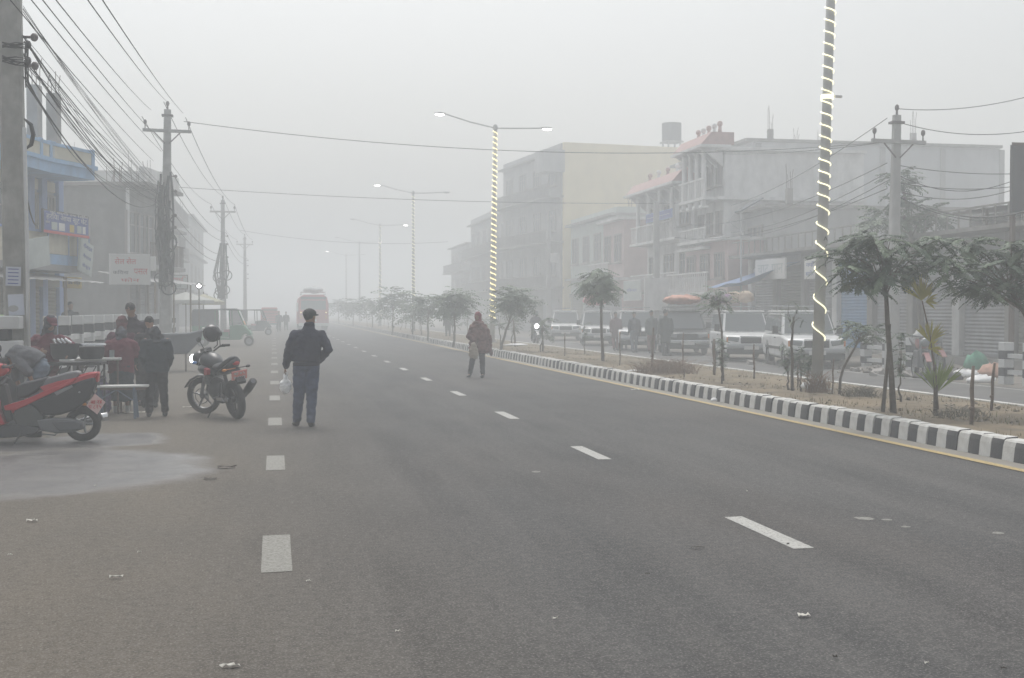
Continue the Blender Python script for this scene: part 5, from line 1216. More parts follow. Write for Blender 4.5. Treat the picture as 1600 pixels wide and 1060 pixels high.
# far people by the vans and up the street
def far(px, py, label, top, bottom, h=1.62, face=(0, -1, 0), group=None, vox=.03, **k):
    J = std(h); J.update(face=face, toeL=face, toeR=face); r = random.Random(px); sp = r.uniform(-.12, .12)
    J['aL'] = (-.1*h/1.7, sp, .08); J['aR'] = (.1*h/1.7, -sp, .08); J['wL'] = (J['wL'][0], J['wL'][1]*face[1], J['wL'][2]); J['wR'] = (J['wR'][0], J['wR'][1]*face[1], J['wR'][2])
    return person(label, G(px, py), r.uniform(-.3, .3), J, top, bottom, h, 1.12, vox, **k)
far(962, 548, 'person in a dusty pink shawl left of the second white jeep', cloth('mauve_cloth', (.16, .11, .12)), C_PINKC, 1.62, coat_len=.35)
far(974, 547, 'person in a mauve coat standing closest to the white jeep door', cloth('mauve_cloth', (.16, .11, .12)), C_BLACK, 1.6, coat_len=.2)
far(991, 551, 'person in a dark jacket and pale blue jeans standing in front of the white jeep', cloth('slate_cloth', (.05, .055, .075)), C_GJEAN, 1.62)
far(1018, 552, 'person in grey green coat right of the white jeep bonnet', cloth('greygreen_cloth', (.10, .12, .12)), C_PINKC, 1.68, coat_len=.2)
far(1040, 556, 'broad dark coated person leaning at the door of the black jeep', cloth('darkgreen_cloth', (.035, .045, .045)), C_BLACK, 1.7, face=(1, 0, 0), coat_len=.45)
far(447, 518, 'foggy figure standing left of the red bus', C_BLACK, C_BLACK, 1.6)
far(436, 519, 'foggy figure beside the small red truck', C_CHAR, C_BLACK, 1.6)
far(700, 530, 'faint person standing on the median among the foggy trees', C_CHAR, C_BLACK, 1.6)
# ================================================================ vehicles
M_TYRE = mat('tyre_rubber', (.020, .020, .021), .85, dirt=.5, dirtcol=(.10, .09, .08), dscale=6); M_RIM = mat('rim_grey', (.30, .31, .32), .4, metal=.6); M_CARW = mat('white_car_paint', (.78, .79, .79), .25, dirt=.35, dirtcol=(.42, .41, .38), dscale=2); M_CARK = mat('black_car_paint', (.022, .024, .028), .3, dirt=.4, dirtcol=(.08, .08, .08), dscale=2)
M_CGL = mat('car_glass', (.13, .145, .15), .12); M_PLB = mat('black_plastic', (.025, .025, .027), .55); M_CHROME = mat('chrome', (.55, .56, .57), .2, metal=.9); M_REDP = mat('red_gloss_paint', (.42, .022, .030), .25); M_HEADL = mat('headlight_glass', (.22, .24, .25), .15); M_LIT = mat('lit_headlight', (1, 1, 1), .3, emit=(1, 1, 1), estr=14)  # car glass colour raised to imitate the sky mirrored in it
M_ORL = mat('orange_lens', (.55, .20, .03), .3); M_REDL = mat('red_lens', (.40, .02, .02), .3); M_SEAT = mat('seat_vinyl', (.035, .036, .042), .5); M_SEAT2 = mat('seat_grey', (.15, .15, .16), .5); M_PLATEP = mat('pink_plate', (.72, .27, .24), .5); M_ALLOY = mat('engine_alloy', (.16, .165, .175), .4, metal=.5)
def wheel(parent, c, r, w, ax=(0, 1, 0), spokes=0, rim=M_RIM, tw=None):
    c = Vector(c); o = empty('wheel', c); o.parent = parent; tr = w/2
    MB().torus((0, 0, 0), r-tr, tr, ax, 28, 10, tw or 1.0).build('tyre', M_TYRE, o, smooth=True)
    ax = Vector(ax); u = Vector((0, 0, 1)); e1 = ax.cross(u).normalized(); e2 = ax.cross(e1); b = MB(); ri = r-tr*1.75
    b.torus((0, 0, 0), ri, tr*.28, ax, 24, 6, 2.2)
    if spokes:
        for k in range(spokes):
            a = 2*pi*k/spokes; d = e1*cos(a)+e2*sin(a); t = e1*cos(a+.35)+e2*sin(a+.35); b.tube([d*.02, (d*.5+t*.1)*ri, d*ri], [w*.2, w*.13, w*.16], 5)
        b.cyl(-ax*w*.5, ax*w*.5, r*.16, n=12)
    else:
        b.cyl(-ax*w*.30, ax*w*.30, ri, n=20); b.cyl(-ax*w*.42, ax*w*.42, r*.2, n=12)
    b.build('rim', rim, o, auto=R(40)); return o
def slab(q, u0, u1, v0, v1, off=.004, th=.012):
    """thin slab on the quad q = bl, br, tr, tl"""
    q = [Vector(p) for p in q]; f = lambda u, v: q[0].lerp(q[1], u).lerp(q[3].lerp(q[2], u), v); n = (q[1]-q[0]).cross(q[3]-q[0]).normalized()
    b = MB(); p = [f(u0, v0), f(u1, v0), f(u1, v1), f(u0, v1)]; return b.prism([x+n*off for x in p], n*th)
def jeep(label, base, rz, paint, front=True, L=4.1, Wd=1.62, Hh=1.66, group='parked jeeps along the far carriageway', rack=True, luggage=None, boxy=1.0):
    """front towards +x"""
    T = empty('parked_jeep', base, rz, label, 'jeep', group); w = Wd/2; x1, x0 = L/2, -L/2; zb = .30; zw = .94; xf = x1-1.02
    pr = [(x0+.03, zb+.08), (x0, zb+.25), (x0+.02, zw-.05), (x0+.05, zw), (xf-.02, zw), (x1-.12, zw-.09), (x1-.02, zw-.20), (x1, .55), (x1-.03, zb+.08), (x1-.2, zb), (x1-.42, zb)]
    pr += [(x1-.50, .55), (x1-.66, .70), (x1-.90, .70), (x1-1.06, .55), (x1-1.14, zb), (x0+1.14, zb), (x0+1.06, .55), (x0+.90, .70), (x0+.66, .70), (x0+.50, .55), (x0+.42, zb), (x0+.15, zb)]
    b = MB(); b.prism([(x, -w, z) for x, z in pr], (0, Wd, 0)); b.build('body', paint, T, bevel=.085, auto=R(40))
    MB().bb(x0+.3, x1-.2, -w+.12, w-.12, zb-.06, .72).build('underbody', M_PLB, T)
    # greenhouse
    bl = [(x0+.03, -w+.03), (xf-.02, -w+.03), (xf-.02, w-.03), (x0+.03, w-.03)]; tp = [(x0+.16, -w+.15), (xf-.52, -w+.15), (xf-.52, w-.15), (x0+.16, w-.15)]
    B = [Vector((x, y, zw-.01)) for x, y in bl]; P = [Vector((x, y, Hh-.05)) for x, y in tp]
    b = MB(); b.rings([B, P]); b.build('cabin', paint, T, bevel=.09)
    MB().bb(x0+.14, xf-.50, -w+.13, w-.13, Hh-.055, Hh).build('roof', paint, T, bevel=.03)
    QF = [B[1], B[2], P[2], P[1]]; QL = [B[2], B[3], P[3], P[2]]; QR = [B[0], B[1], P[1], P[0]]; QB = [B[3], B[0], P[0], P[3]]
    slab(QF, .05, .95, .08, .93).build('windscreen', M_CGL, T)
    for u0, u1 in ((.03, .28), (.31, .62), (.65, .97)):
        slab(QR, 1-u1, 1-u0, .16, .9).build('side_window', M_CGL, T); slab(QL, u0, u1, .16, .9).build('side_window', M_CGL, T)
    slab(QB, .08, .92, .15, .88).build('rear_window', M_CGL, T)
    for s in (-1, 1):
        h = MB(); h.prism([(x1-.03, s*(w-.40), .64), (x1-.03, s*(w-.07), .70), (x1-.03, s*(w-.07), .83), (x1-.03, s*(w-.44), .80)], (.045, 0, 0)); h.build('headlight', M_HEADL, T, bevel=.03)
        MB().bb(x1-.025, x1+.018, s*(w-.07), s*(w-.02), .64, .80).build('indicator', M_ORL, T)
        m = MB(); m.box((xf-.28, s*(w+.11), zw+.16), (.08, .17, .24)); m.tube([(xf-.28, s*(w-.05), zw+.02), (xf-.28, s*(w+.08), zw+.08)], .018, 5); m.build('mirror', M_PLB, T, bevel=.02)
        MB().bb(x0+.6, xf-.1, s*(w+.002), s*(w+.02), .52, .60).build('side_trim', M_PLB, T)
        MB().bb(xf-.95, xf-.80, s*(w+.002), s*(w+.03), .84, .87).build('door_handle', M_PLB, T)
    g = MB()
    for k in range(5): g.bb(x1-.02, x1+.02, -w+.50, w-.50, .62+k*.036, .64+k*.036)
    g.bb(x1-.03, x1+.006, -w+.48, w-.48, .60, .80); g.build('grille', M_PLB, T); MB().bb(x1-.0, x1+.03, -.36, .36, .81, .84).build('grille_bar', M_CHROME, T)
    MB().bb(x1-.08, x1+.10, -w+.02, w-.02, .44, .58).build('bumper', mat('bumper_grey', (.36, .37, .38), .5) if paint is not M_CARK else M_CHROME, T, bevel=.04); MB().bb(x1-.06, x1+.07, -w+.04, w-.04, .28, .437).build('air_dam', M_PLB, T, bevel=.02); MB().bb(x1+.101, x1+.112, -.24, .24, .40, .51).build('number_plate', P_WHITE, T); MB().bb(x0-.08, x0+.04, -w+.04, w-.04, .38, .54).build('rear_bumper', M_PLB, T, bevel=.02)
    for x in (x1-.78, x0+.78):
        for s in (-1, 1): wheel(T, (x, s*(w-.11), .34), .34, .2)
    b = MB(); b.tube([(xf-.06, -.3, zw+.03), (xf-.25, .25, zw+.3)], .012, 4); b.tube([(xf-.06, .2, zw+.03), (xf-.25, .62, zw+.28)], .012, 4); b.build('wiper', M_PLB, T)
    if rack:
        b = MB(); zr = Hh+.14
        for y in (-w+.22, 0, w-.22): b.tube([(x0+.3, y, zr), (xf-.75, y, zr)], .014, 5)
        for x in (x0+.3, x0+.9, x0+1.5, xf-.75): b.tube([(x, -w+.22, Hh-.01), (x, -w+.22, zr), (x, w-.22, zr), (x, w-.22, Hh-.01)], .014, 5)
        b.build('roof_rack', M_PLB if paint is M_CARK else M_RIM, T)
    return T
def heading(dx, dy): return math.atan2(dy, dx)
# front corners read from the photo; the jeeps face the camera, turned slightly towards the road
def place_jeep(xl, xr, yb, label, paint, yaw=R(-103), **k):
    c = G((xl+xr)/2, yb); L = k.get('L', 4.25); d = Vector((cos(yaw), sin(yaw), 0)); return jeep(label, c-d*(L/2), yaw, paint, **k)
J1 = place_jeep(1243, 1311, 577, 'white jeep partly behind the near lamp post, rightmost of the parked row', M_CARW, Wd=1.66)
J2 = place_jeep(1142, 1206, 566, 'white jeep with faded cloth bundles on its roof beside the dark jeep', M_CARW)
J3 = place_jeep(1046, 1104, 556, 'black jeep with an orange bundle on its roof', M_CARK)
J4 = place_jeep(975, 1021, 549, 'white jeep with people standing around its bonnet', M_CARW)
J5 = place_jeep(915, 956, 541, 'white jeep with pink bundles on the roof behind the round-crowned tree', M_CARW)
J6 = place_jeep(870, 898, 533, 'foggy white jeep at the far end of the parked row', M_CARW)
def bundle(J, pts, m, label, sc=(.5, .7, .16), name='luggage_bundle', seed=1):
    W_ = Matrix.Translation(J.location) @ Matrix.Rotation(J.rotation_euler.z, 4, 'Z'); r = random.Random(seed); b = MB()
    for (x, y) in pts: b.ball((x, y, sc[2]), (sc[0], sc[1], sc[2]), 12, 7)
    o = fuse(b, name, m, None, .04, .06, 4, 3); o.matrix_world = W_ @ Matrix.Translation((0, 0, 1.92)); return tag(o, label, 'luggage')
M_ORC = mat('orange_tarpaulin', (.50, .24, .17), .7, noise=.2, nscale=5); M_PKC = mat('pink_bundle', (.55, .26, .28), .8, noise=.3, nscale=4)
bundle(J3, [(-.9, 0), (-.1, 0), (.3, 0)], M_ORC, 'orange tarpaulin bundle strapped on the black jeep roof', (.6, .72, .16))
bundle(J5, [(-.6, .1), (.1, -.2)], M_PKC, 'pink and white bundles piled on the foggy white jeep roof', (.5, .5, .26)); bundle(J2, [(-.9, .3), (-1.2, -.1)], mat('tan_sack', (.42, .33, .25), .8), 'tan sack on the roof of the white jeep beside the black jeep', (.35, .3, .2)); bundle(J2, [(-.6, -.45), (-1.3, -.5)], mat('blue_red_cloth', (.22, .12, .24), .8, noise=.5, nscale=6), 'blue and red cloth bundle on the white jeep roof', (.3, .22, .14))
# ---- auto rickshaw, side on, facing right
g = G(348, 541); s = g.y/F
def rickshaw(label, base, rz, paint, name='auto_rickshaw'):
    T = empty(name, base, rz, label, 'auto rickshaw'); w = .64
    # lower tub: front towards +x
    pr = [(-1.35, .30), (-1.38, .95), (-.35, .95), (-.33, .42), (.30, .40), (.34, .95), (.62, 1.0), (.95, .98), (1.18, .78), (1.30, .58), (1.28, .50), (1.02, .60), (.88, .50), (.80, .30)]
    MB().prism([(x, -w, z) for x, z in pr], (0, 2*w, 0)).build('body', paint, T, bevel=.03)
    MB().prism([(x, -w-.004, z) for x, z in ((-1.40, .95), (-1.42, 1.55), (-1.30, 1.66), (-.32, 1.70), (-.32, .95))], (0, 2*w+.008, 0)).build('canvas_back', mat('grey_canvas', (.075, .085, .095), .85, noise=.2, nscale=5), T, bevel=.03)
    MB().prism([(x, -w-.02, z) for x, z in ((-1.42, 1.62), (-1.3, 1.72), (.55, 1.76), (.72, 1.70), (.70, 1.66), (-.32, 1.68))], (0, 2*w+.04, 0)).build('roof', mat('grey_canvas', (.075, .085, .095), .85), T, bevel=.02)
    for s_ in (-1, 1):
        for pp in ([(.70, s_*w*.96, 1.68), (.98, s_*w*.9, 1.0)], [(.34, s_*w*.98, .95), (.32, s_*w*.98, 1.68)], [(-.32, s_*w*.98, .95), (-.32, s_*w*.98, 1.68)]): MB().tube(pp, .029, 6).build('frame_post', paint, T)
        MB().bb(-.28, .28, s_*w-.012, s_*w+.012, .44, .66).build('side_panel', paint, T)
    Q = [Vector((.985, -w*.86, 1.0)), Vector((.985, w*.86, 1.0)), Vector((.72, w*.86, 1.66)), Vector((.72, -w*.86, 1.66))]
    slab(Q, 0, 1, .28, 1, -.005, .01).build('windscreen', mat('milky_screen', (.40, .41, .41), .3), T); slab(Q, 0, 1, 0, .27, -.005, .012).build('orange_band', mat('orange_band', (.55, .28, .10), .5), T)
    MB().bb(-.9, -.35, -w+.05, w-.05, .5, .72).build('passenger_seat', mat('pink_seat', (.42, .20, .22), .6), T, bevel=.03); MB().bb(.02, .3, -.25, .25, .5, .78).build('driver_seat', mat('pink_seat', (.42, .20, .22), .6), T, bevel=.03)
    wheel(T, (1.16, 0, .235), .235, .11); wheel(T, (-.95, -w+.06, .235), .235, .12); wheel(T, (-.95, w-.06, .235), .235, .12)
    b = MB(); b.tube([(.8, 0, 1.0), (1.05, 0, .75), (1.16, 0, .24)], .03, 6); b.tube([(.72, -.3, 1.05), (.78, 0, 1.08), (.72, .3, 1.05)], .016, 5); b.build('front_fork', M_PLB, T)
    MB().ball((1.15, 0, .82), (.08, .1, .1), 10, 7).build('headlight', M_HEADL, T, smooth=True); MB().prism([(1.0, -.09, .50), (1.16, -.09, .54), (1.32, -.09, .46), (1.36, -.09, .34), (1.33, -.09, .35), (1.29, -.09, .44), (1.16, -.09, .50), (1.02, -.09, .46)], (0, .18, 0)).build('mudguard', paint, T)
    return T
rickshaw('green auto rickshaw with grey canvas back seen side on, facing right', Vector((g.x+.05, g.y, 0)), R(-3), mat('rickshaw_green', (.035, .19, .095), .4, noise=.1, nscale=3))
g = G(392, 527); rickshaw('foggy dark auto rickshaw behind the green one', Vector((g.x-.1, g.y+6, 0)), R(8), mat('rickshaw_grey', (.06, .08, .08), .4))
# white helper: yellow stall umbrella with poles beyond
def umbrella(px, py, X_, r, h, m, label):
    T = empty('stall_umbrella', (X_, px, .1), 0, label, 'umbrella'); b = MB(); n = 8; rim = [(r*cos(2*pi*k/n), r*sin(2*pi*k/n), h-.42) for k in range(n)]
    k0 = b._a([(0, 0, h)]+rim+[(x*.99, y*.99, z-.16) for x, y, z in rim])
    for k in range(n): j = (k+1) % n; b.face(k0, k0+1+k, k0+1+j); b.face(k0+1+k, k0+1+n+k, k0+1+n+j, k0+1+j)
    b.build('canopy', m, T); MB().cyl((0, 0, 0), (0, 0, h+.1), .03, n=6).build('pole', M_IRON, T)
    return T
q = atY(318, 470, 66); umbrella(66, 0, q.x, 1.1, 2.45, mat('yellow_white_cloth', (.36, .35, .24), .8, noise=.3, nscale=1.5), 'faded yellow stall umbrella above the green rickshaw roof')
q = atY(300, 470, 63); umbrella(63, 0, q.x-.3, 1.4, 2.5, mat('pale_cloth', (.42, .43, .40), .8), 'pale stall umbrella left of the faded yellow one')
q = atY(311, 447, 54); T = empty('round_lamp', (q.x, 54, .26), 0, 'small round lit lamp on a thin pole above the green rickshaw', 'lamp')
MB().cyl((0, 0, 0), (0, 0, q.z-.26), .03, n=6).build('pole', M_IRON, T); MB().cyl((0, .05, q.z-.26), (0, -.03, q.z-.26), .15, n=16).build('housing', M_PLB, T); MB().ball((0, -.05, q.z-.26), (.085, .03, .085), 12, 7).build('lens', M_LIT, T, smooth=True)
# ---- red bus in the fog (rear towards the camera) and small red truck
def bus(base, rz):
    T = empty('red_bus', base, rz, 'foggy red bus with white roof luggage seen from behind in the left lane', 'bus'); w = 1.22; L = 9.
    pr = [(-w, .5), (-w, 2.2), (-w+.12, 2.75), (-w+.42, 2.98), (w-.42, 2.98), (w-.12, 2.75), (w, 2.2), (w, .5)]
    MB().prism([(x, 0, z) for x, z in pr], (0, L, 0)).build('body', mat('red_bus_paint', (.46, .10, .105), .5, noise=.1, nscale=1), T, bevel=.05)
    MB().bb(-w+.22, w-.22, -.02, -.003, 1.75, 2.5).build('rear_window', M_CGL, T); MB().bb(-w+.2, w-.2, -.02, -.003, 2.58, 2.8).build('destination_board', P_DK, T)
    MB().bb(-w+.02, w-.02, -.1, .1, .42, .66).build('bumper', P_WHITE, T, bevel=.03)
    for s in (-1, 1):
        MB().bb(s*(w-.3), s*(w-.1), -.025, -.003, 1.0, 1.3).build('tail_light', M_ORL, T)
        MB().ball((s*(w-.2), -.03, 1.52), (.06, .03, .06), 8, 6).build('side_light', mat('lit_amber', (1, .6, .3), .4, emit=(1, .62, .35), estr=1.6), T)
        for k in range(6): MB().bb(s*(w+.002), s*(w+.015), .6+k*1.4, 1.75+k*1.4, 1.6, 2.35).build('side_window', M_CGL, T)
        for y in (1.8, 7.2): wheel(T, (s*(w-.17), y, .5), .5, .3, (1, 0, 0))
    MB().bb(-.25, .25, -.03, -.003, .8, .95).build('number_plate', P_WHITE, T)
    b = MB()
    for y in (.3, 2, 4): b.tube([(-w+.25, y, 2.95), (-w+.25, y, 3.2), (w-.25, y, 3.2), (w-.25, y, 2.95)], .025, 5)
    for x in (-w+.25, w-.25): b.tube([(x, .3, 3.2), (x, 4.2, 3.2)], .025, 5)
    b.build('roof_rack', M_CHROME, T); return T
g = G(489, 519); Yb = g.y
q = G(490, 517.5); B_ = bus(Vector((q.x, q.y, 0)), 0)
b = MB(); b.ball((0, 0, .2), (.85, .8, .24), 12, 8); b.ball((.2, 1.3, .2), (.7, .8, .26), 12, 8); o = fuse(b, 'roof_luggage', mat('white_tarpaulin', (.55, .56, .56), .8, noise=.1, nscale=3), None, .05, .06, 4, 3); o.location = (q.x, q.y+1.1, 3.18); tag(o, 'white tarpaulin covered luggage on top of the red bus', 'luggage')
def truck(base, rz):
    T = empty('small_truck', base, rz, 'small foggy red truck seen from behind between the green rickshaw and the bus', 'truck'); w = .78
    MB().bb(-w, w, 0, 2.6, .62, 1.65).build('cargo_box', mat('faded_red', (.45, .10, .09), .7, noise=.2, nscale=2), T, bevel=.02); MB().bb(-w+.1, w-.1, 2.65, 3.9, .5, 1.95).build('cab', mat('faded_red', (.45, .10, .09), .7), T, bevel=.08)
    MB().bb(-w+.2, w-.2, -.04, 2.0, 1.66, 1.82).build('load', M_WOOD, T, bevel=.03); MB().bb(-w+.05, w-.05, -.05, .05, .45, .6).build('bumper', M_PLB, T)
    for s in (-1, 1):
        MB().bb(s*(w-.22), s*(w-.04), -.03, -.002, .68, .8).build('tail_light', M_REDL, T)
        for y in (.6, 3.2): wheel(T, (s*(w-.1), y, .32), .32, .2, (1, 0, 0))
    for k in range(4): MB().bb(-w+.03, w-.03, -.02, -.002, .70+k*.24, .74+k*.24).build('tailgate_rib', M_IRON, T)
    return T
q = G(423, 516); truck(Vector((q.x, q.y, 0)), R(2))
# ---- headlight motorbike with rider on the far carriageway
def bike_simple(parent, lit=False, body=M_CARK):
    """front towards +x, wheels on z=0"""
    wheel(parent, (.66, 0, .30), .30, .09, spokes=6); wheel(parent, (-.62, 0, .30), .30, .11, spokes=6)
    MB().prism([(x, -.13, z) for x, z in ((.38, .80), (.30, .98), (.0, 1.0), (-.12, .84), (.1, .72))], (0, .26, 0)).build('fuel_tank', body, parent, bevel=.05)
    MB().prism([(x, -.12, z) for x, z in ((-.08, .80), (-.12, .86), (-.55, .92), (-.85, 1.0), (-.86, .94), (-.5, .80))], (0, .24, 0)).build('seat', M_SEAT, parent, bevel=.03)
    MB().bb(-.2, .32, -.14, .14, .28, .70).build('engine', M_ALLOY, parent, bevel=.04)
    b = MB(); b.tube([(.66, -.1, .30), (.40, -.1, 1.0)], .025, 6); b.tube([(.66, .1, .30), (.40, .1, 1.0)], .025, 6); b.tube([(.30, -.36, 1.06), (.40, 0, 1.02), (.30, .36, 1.06)], .018, 6); b.build('fork', M_ALLOY, parent)
    MB().ball((.50, 0, .90), (.10, .11, .11), 12, 8).build('headlight', M_LIT if lit else M_HEADL, parent, smooth=True)
    MB().tube([(-.1, .16, .32), (-.75, .2, .40)], [.03, .05], 8).build('exhaust', M_CHROME, parent)
    b = MB(); b.prism([(.36, -.06, .62), (.66, -.06, .66), (.98, -.06, .46), (.95, -.06, .44), (.66, -.06, .62), (.36, -.06, .56)], (0, .12, 0)); b.build('mudguard', body, parent)
def rider(label, base, rz, top, bottom, helmet, vox=.03):
    J = std(1.65); J.update(head=(0, .02, 1.50), neck=(0, 0, 1.36), chest=(0, -.02, 1.2), waist=(0, -.12, 1.0), pelvis=(0, -.18, .88), sL=(-.18, 0, 1.30), sR=(.18, 0, 1.30), eL=(-.26, .15, 1.12), eR=(.26, .15, 1.12), wL=(-.28, .35, 1.06), wR=(.28, .35, 1.06), hL=(-.1, -.16, .86), hR=(.1, -.16, .86), kL=(-.18, .24, .66), kR=(.18, .24, .66), aL=(-.2, .0, .26), aR=(.2, 0, .26))
    T = person(label, base, rz, J, top, bottom, 1.65, 1.12, vox); MB().ball((0, .03, 1.54), (.13, .155, .145), 14, 10).build('helmet', helmet, T, smooth=True); MB().ball((0, .09, 1.52), (.11, .11, .07), 12, 8).build('visor', M_CGL, T, smooth=True); return T
q = G(837, 538); T = empty('ridden_motorbike', q, R(-95), 'oncoming motorbike with its round headlamp glowing in the fog', 'motorbike'); bike_simple(T, True)
rider('rider in dark clothes on the oncoming motorbike with the glowing headlamp', q, pi-R(5), C_CHAR, C_BLACK, M_CARK)
q = G(1455, 582); T = empty('verge_motorbike', q, R(-100), 'pinkish motorbike half hidden by the upper palm tuft on the far verge', 'motorbike'); bike_simple(T, False, mat('dusty_pink_paint', (.30, .13, .13), .5))
q = G(1438, 592); T = empty('verge_motorbike', q, R(-108), 'dark motorbike with pink tank standing on the far verge left of the palm', 'motorbike'); bike_simple(T, False, mat('dusty_pink_paint', (.30, .13, .13), .5))
lump('white_helmet', 1434, 590, .12, .12, .13, P_WHITE, 'white helmet resting on the dark motorbike behind the palm', 'helmet', 0, 61).location = q+Vector((-.12, -.1, .98))
q = G(1468, 560); far(1476, 566, 'person in a dull red shirt walking behind the motorbikes and palm', mat('dull_red_cloth', (.26, .09, .085), .9), C_NAVY, 1.55, vox=.025)
# ---- dark covered handcart behind the stall group
q = G(285, 585); T = empty('covered_cart', Vector((q.x-.15, q.y+1.3, 0)), R(4), 'dark covered cart with a slanting front standing behind the food stall customers', 'cart')
MB().prism([(x, 0, z) for x, z in ((-1.1, .45), (-1.1, 1.02), (.25, 1.05), (.62, 1.16), (.55, .85), (.20, .48))], (0, .9, 0)).build('cover', mat('dark_cover', (.035, .045, .06), .7, noise=.3, nscale=3), T, bevel=.06); wheel(T, (-.5, .1, .3), .3, .05, spokes=10); wheel(T, (-.5, .85, .3), .3, .05, spokes=10); MB().cyl((.15, .2, 0), (.15, .2, .5), .03, n=6).build('leg', M_IRON, T)
q = G(254, 640); lump('white_sack', 238, 640, .17, .14, .17, M_BAG, 'pale round sack on the left end of the dark covered cart', 'sack', 0, 55).location = T.matrix_world @ Vector((0, 0, 0)) if False else Vector((G(285, 585).x-.95, G(285, 585).y+1.7, 1.02))
# ================================================================ near vehicles and stall
def poly_px(pts, Y, ref, y0, y1, X0=None):
    """outline read from the photo on the vertical plane at distance Y, relative to ref, extruded between depths y0..y1"""
    return [(atY(x, y, Y).x-ref.x, y0, atY(x, y, Y).z-ref.z) for x, y in pts], (0, y1-y0, 0)
# ---- red and black scooter, side on at the left edge
gs = G(130, 690); ref = Vector((gs.x, gs.y, 0)); Ys = gs.y
SC = empty('parked_scooter', ref, 0, 'red and black scooter parked side on, cut by the left edge of the photo', 'scooter')
def sp(name, pts, m, y0, y1, bev=.015, **k):
    o, d = poly_px(pts, Ys, ref, y0, y1); b = MB(); b.prism(o, d); return b.build(name, m, SC, bevel=bev, auto=R(40))
wheel(SC, (0, 0, .222), .222, .105, spokes=5, rim=M_RIM); wf = wheel(SC, (-1.27, .0, .225), .225, .095, spokes=5, rim=M_RIM)
M_BODYB = mat('scooter_black', (.018, .019, .024), .35); M_REDD = mat('scooter_red', (.40, .020, .032), .3); M_GREYT = mat('scooter_grey_trim', (.20, .20, .21), .4)
sp('side_panel', [(40, 628), (70, 620), (100, 606), (128, 594), (150, 588), (152, 598), (143, 622), (120, 640), (95, 648), (72, 648), (58, 636)], M_BODYB, -.15, .15, .03)
sp('lower_panel', [(38, 628), (60, 634), (74, 650), (68, 668), (30, 668), (22, 650), (30, 632)], mat('scooter_charcoal', (.05, .055, .055), .4), -.14, .14, .03)
sp('red_stripe', [(10, 633), (38, 625), (60, 616), (82, 606), (108, 596), (124, 588), (118, 597), (92, 610), (70, 620), (46, 632), (28, 640), (12, 640)], M_REDD, -.162, .162, .01)
sp('red_tail', [(64, 604), (92, 595), (118, 590), (138, 584), (155, 581), (150, 590), (128, 598), (104, 604), (84, 611), (72, 612)], M_REDD, -.13, .13, .015)
sp('grey_trim', [(88, 612), (115, 601), (117, 604), (92, 617)], M_GREYT, -.166, .166, .004)
sp('seat_front', [(28, 622), (28, 602), (40, 597), (62, 592), (78, 588), (72, 600), (60, 612), (44, 621)], M_SEAT, -.13, .13, .03)
sp('seat_rear', [(62, 594), (84, 588), (104, 582), (122, 579), (127, 583), (124, 591), (104, 598), (82, 604), (66, 606)], M_SEAT2, -.12, .12, .03)
sp('grab_rail', [(124, 586), (138, 582), (152, 581), (153, 585), (140, 587), (128, 591)], M_REDP, -.10, .10, .01)
sp('tail_light', [(150, 582), (156, 583), (154, 597), (148, 596)], M_REDL, -.08, .08, .008)
sp('floorboard', [(-8, 664), (30, 662), (66, 668), (60, 676), (36, 681), (4, 683), (-20, 676)], mat('scooter_dark', (.03, .032, .038), .45), -.16, .16, .015)
sp('rear_mudguard', [(110, 640), (126, 633), (143, 630), (152, 638), (162, 655), (158, 657), (148, 644), (136, 640), (116, 646)], M_PLB, -.045, .045, .01)
sp('swingarm_engine', [(60, 655), (84, 652), (112, 652), (134, 658), (136, 668), (118, 674), (92, 676), (66, 672)], M_ALLOY, -.15, -.06, .02)
sp('drive_cover', [(84, 658), (120, 656), (132, 662), (124, 670), (96, 672)], mat('cover_grey', (.10, .105, .115), .4, metal=.4), -.17, -.151, .01)
sp('leg_shield', [(-34, 590), (-22, 586), (2, 640), (12, 662), (2, 664), (-14, 650)], M_REDD, -.17, .17, .02)
sp('inner_shield', [(0, 600), (10, 600), (18, 634), (24, 655), (14, 660), (6, 640)], M_PLB, -.13, .13, .02)
sp('inner_kick_plate', [(6, 636), (36, 634), (34, 644), (8, 646)], M_REDD, -.10, .10, .01)
sp('front_mudguard', [(-52, 640), (-40, 628), (-20, 624), (-6, 632), (-4, 640), (-20, 632), (-38, 636)], M_REDD, -.06, .06, .01)
sp('headlamp_cowl', [(-30, 588), (-26, 572), (-8, 566), (8, 570), (16, 578), (10, 586), (-8, 592)], M_REDP, -.11, .11, .03)
b = MB(); hb0 = atY(14, 574, Ys)-ref
b.tube([(hb0.x, -.34, hb0.z+.02), (hb0.x-.04, -.12, hb0.z), (hb0.x-.04, .12, hb0.z), (hb0.x, .34, hb0.z+.02)], .015, 6); b.tube([(hb0.x+.0, -.34, hb0.z+.02), (hb0.x+.02, -.24, hb0.z+.02)], .022, 8); b.tube([(hb0.x-.01, -.36, hb0.z+.02), (hb0.x+.12, -.28, hb0.z-.005)], .008, 5); b.build('handlebar', M_PLB, SC)
b = MB(); b.tube([(hb0.x, -.22, hb0.z), (hb0.x-.05, -.30, hb0.z+.20)], .007, 5); b.ball((hb0.x-.05, -.31, hb0.z+.24), (.03, .07, .05), 10, 6); b.build('mirror', M_PLB, SC)
b = MB(); b.tube([atY(12, 590, Ys)-ref, Vector((-1.15, 0, .55)), Vector((-1.27, 0, .225))], .03, 7); b.build('front_fork', M_ALLOY, SC)
a = atY(40, 668, Ys)-ref; c = atY(28, 694, Ys)-ref; MB().tube([(a.x, -.12, a.z), (c.x, -.22, .01)], .011, 6).build('side_stand', M_PLB, SC)
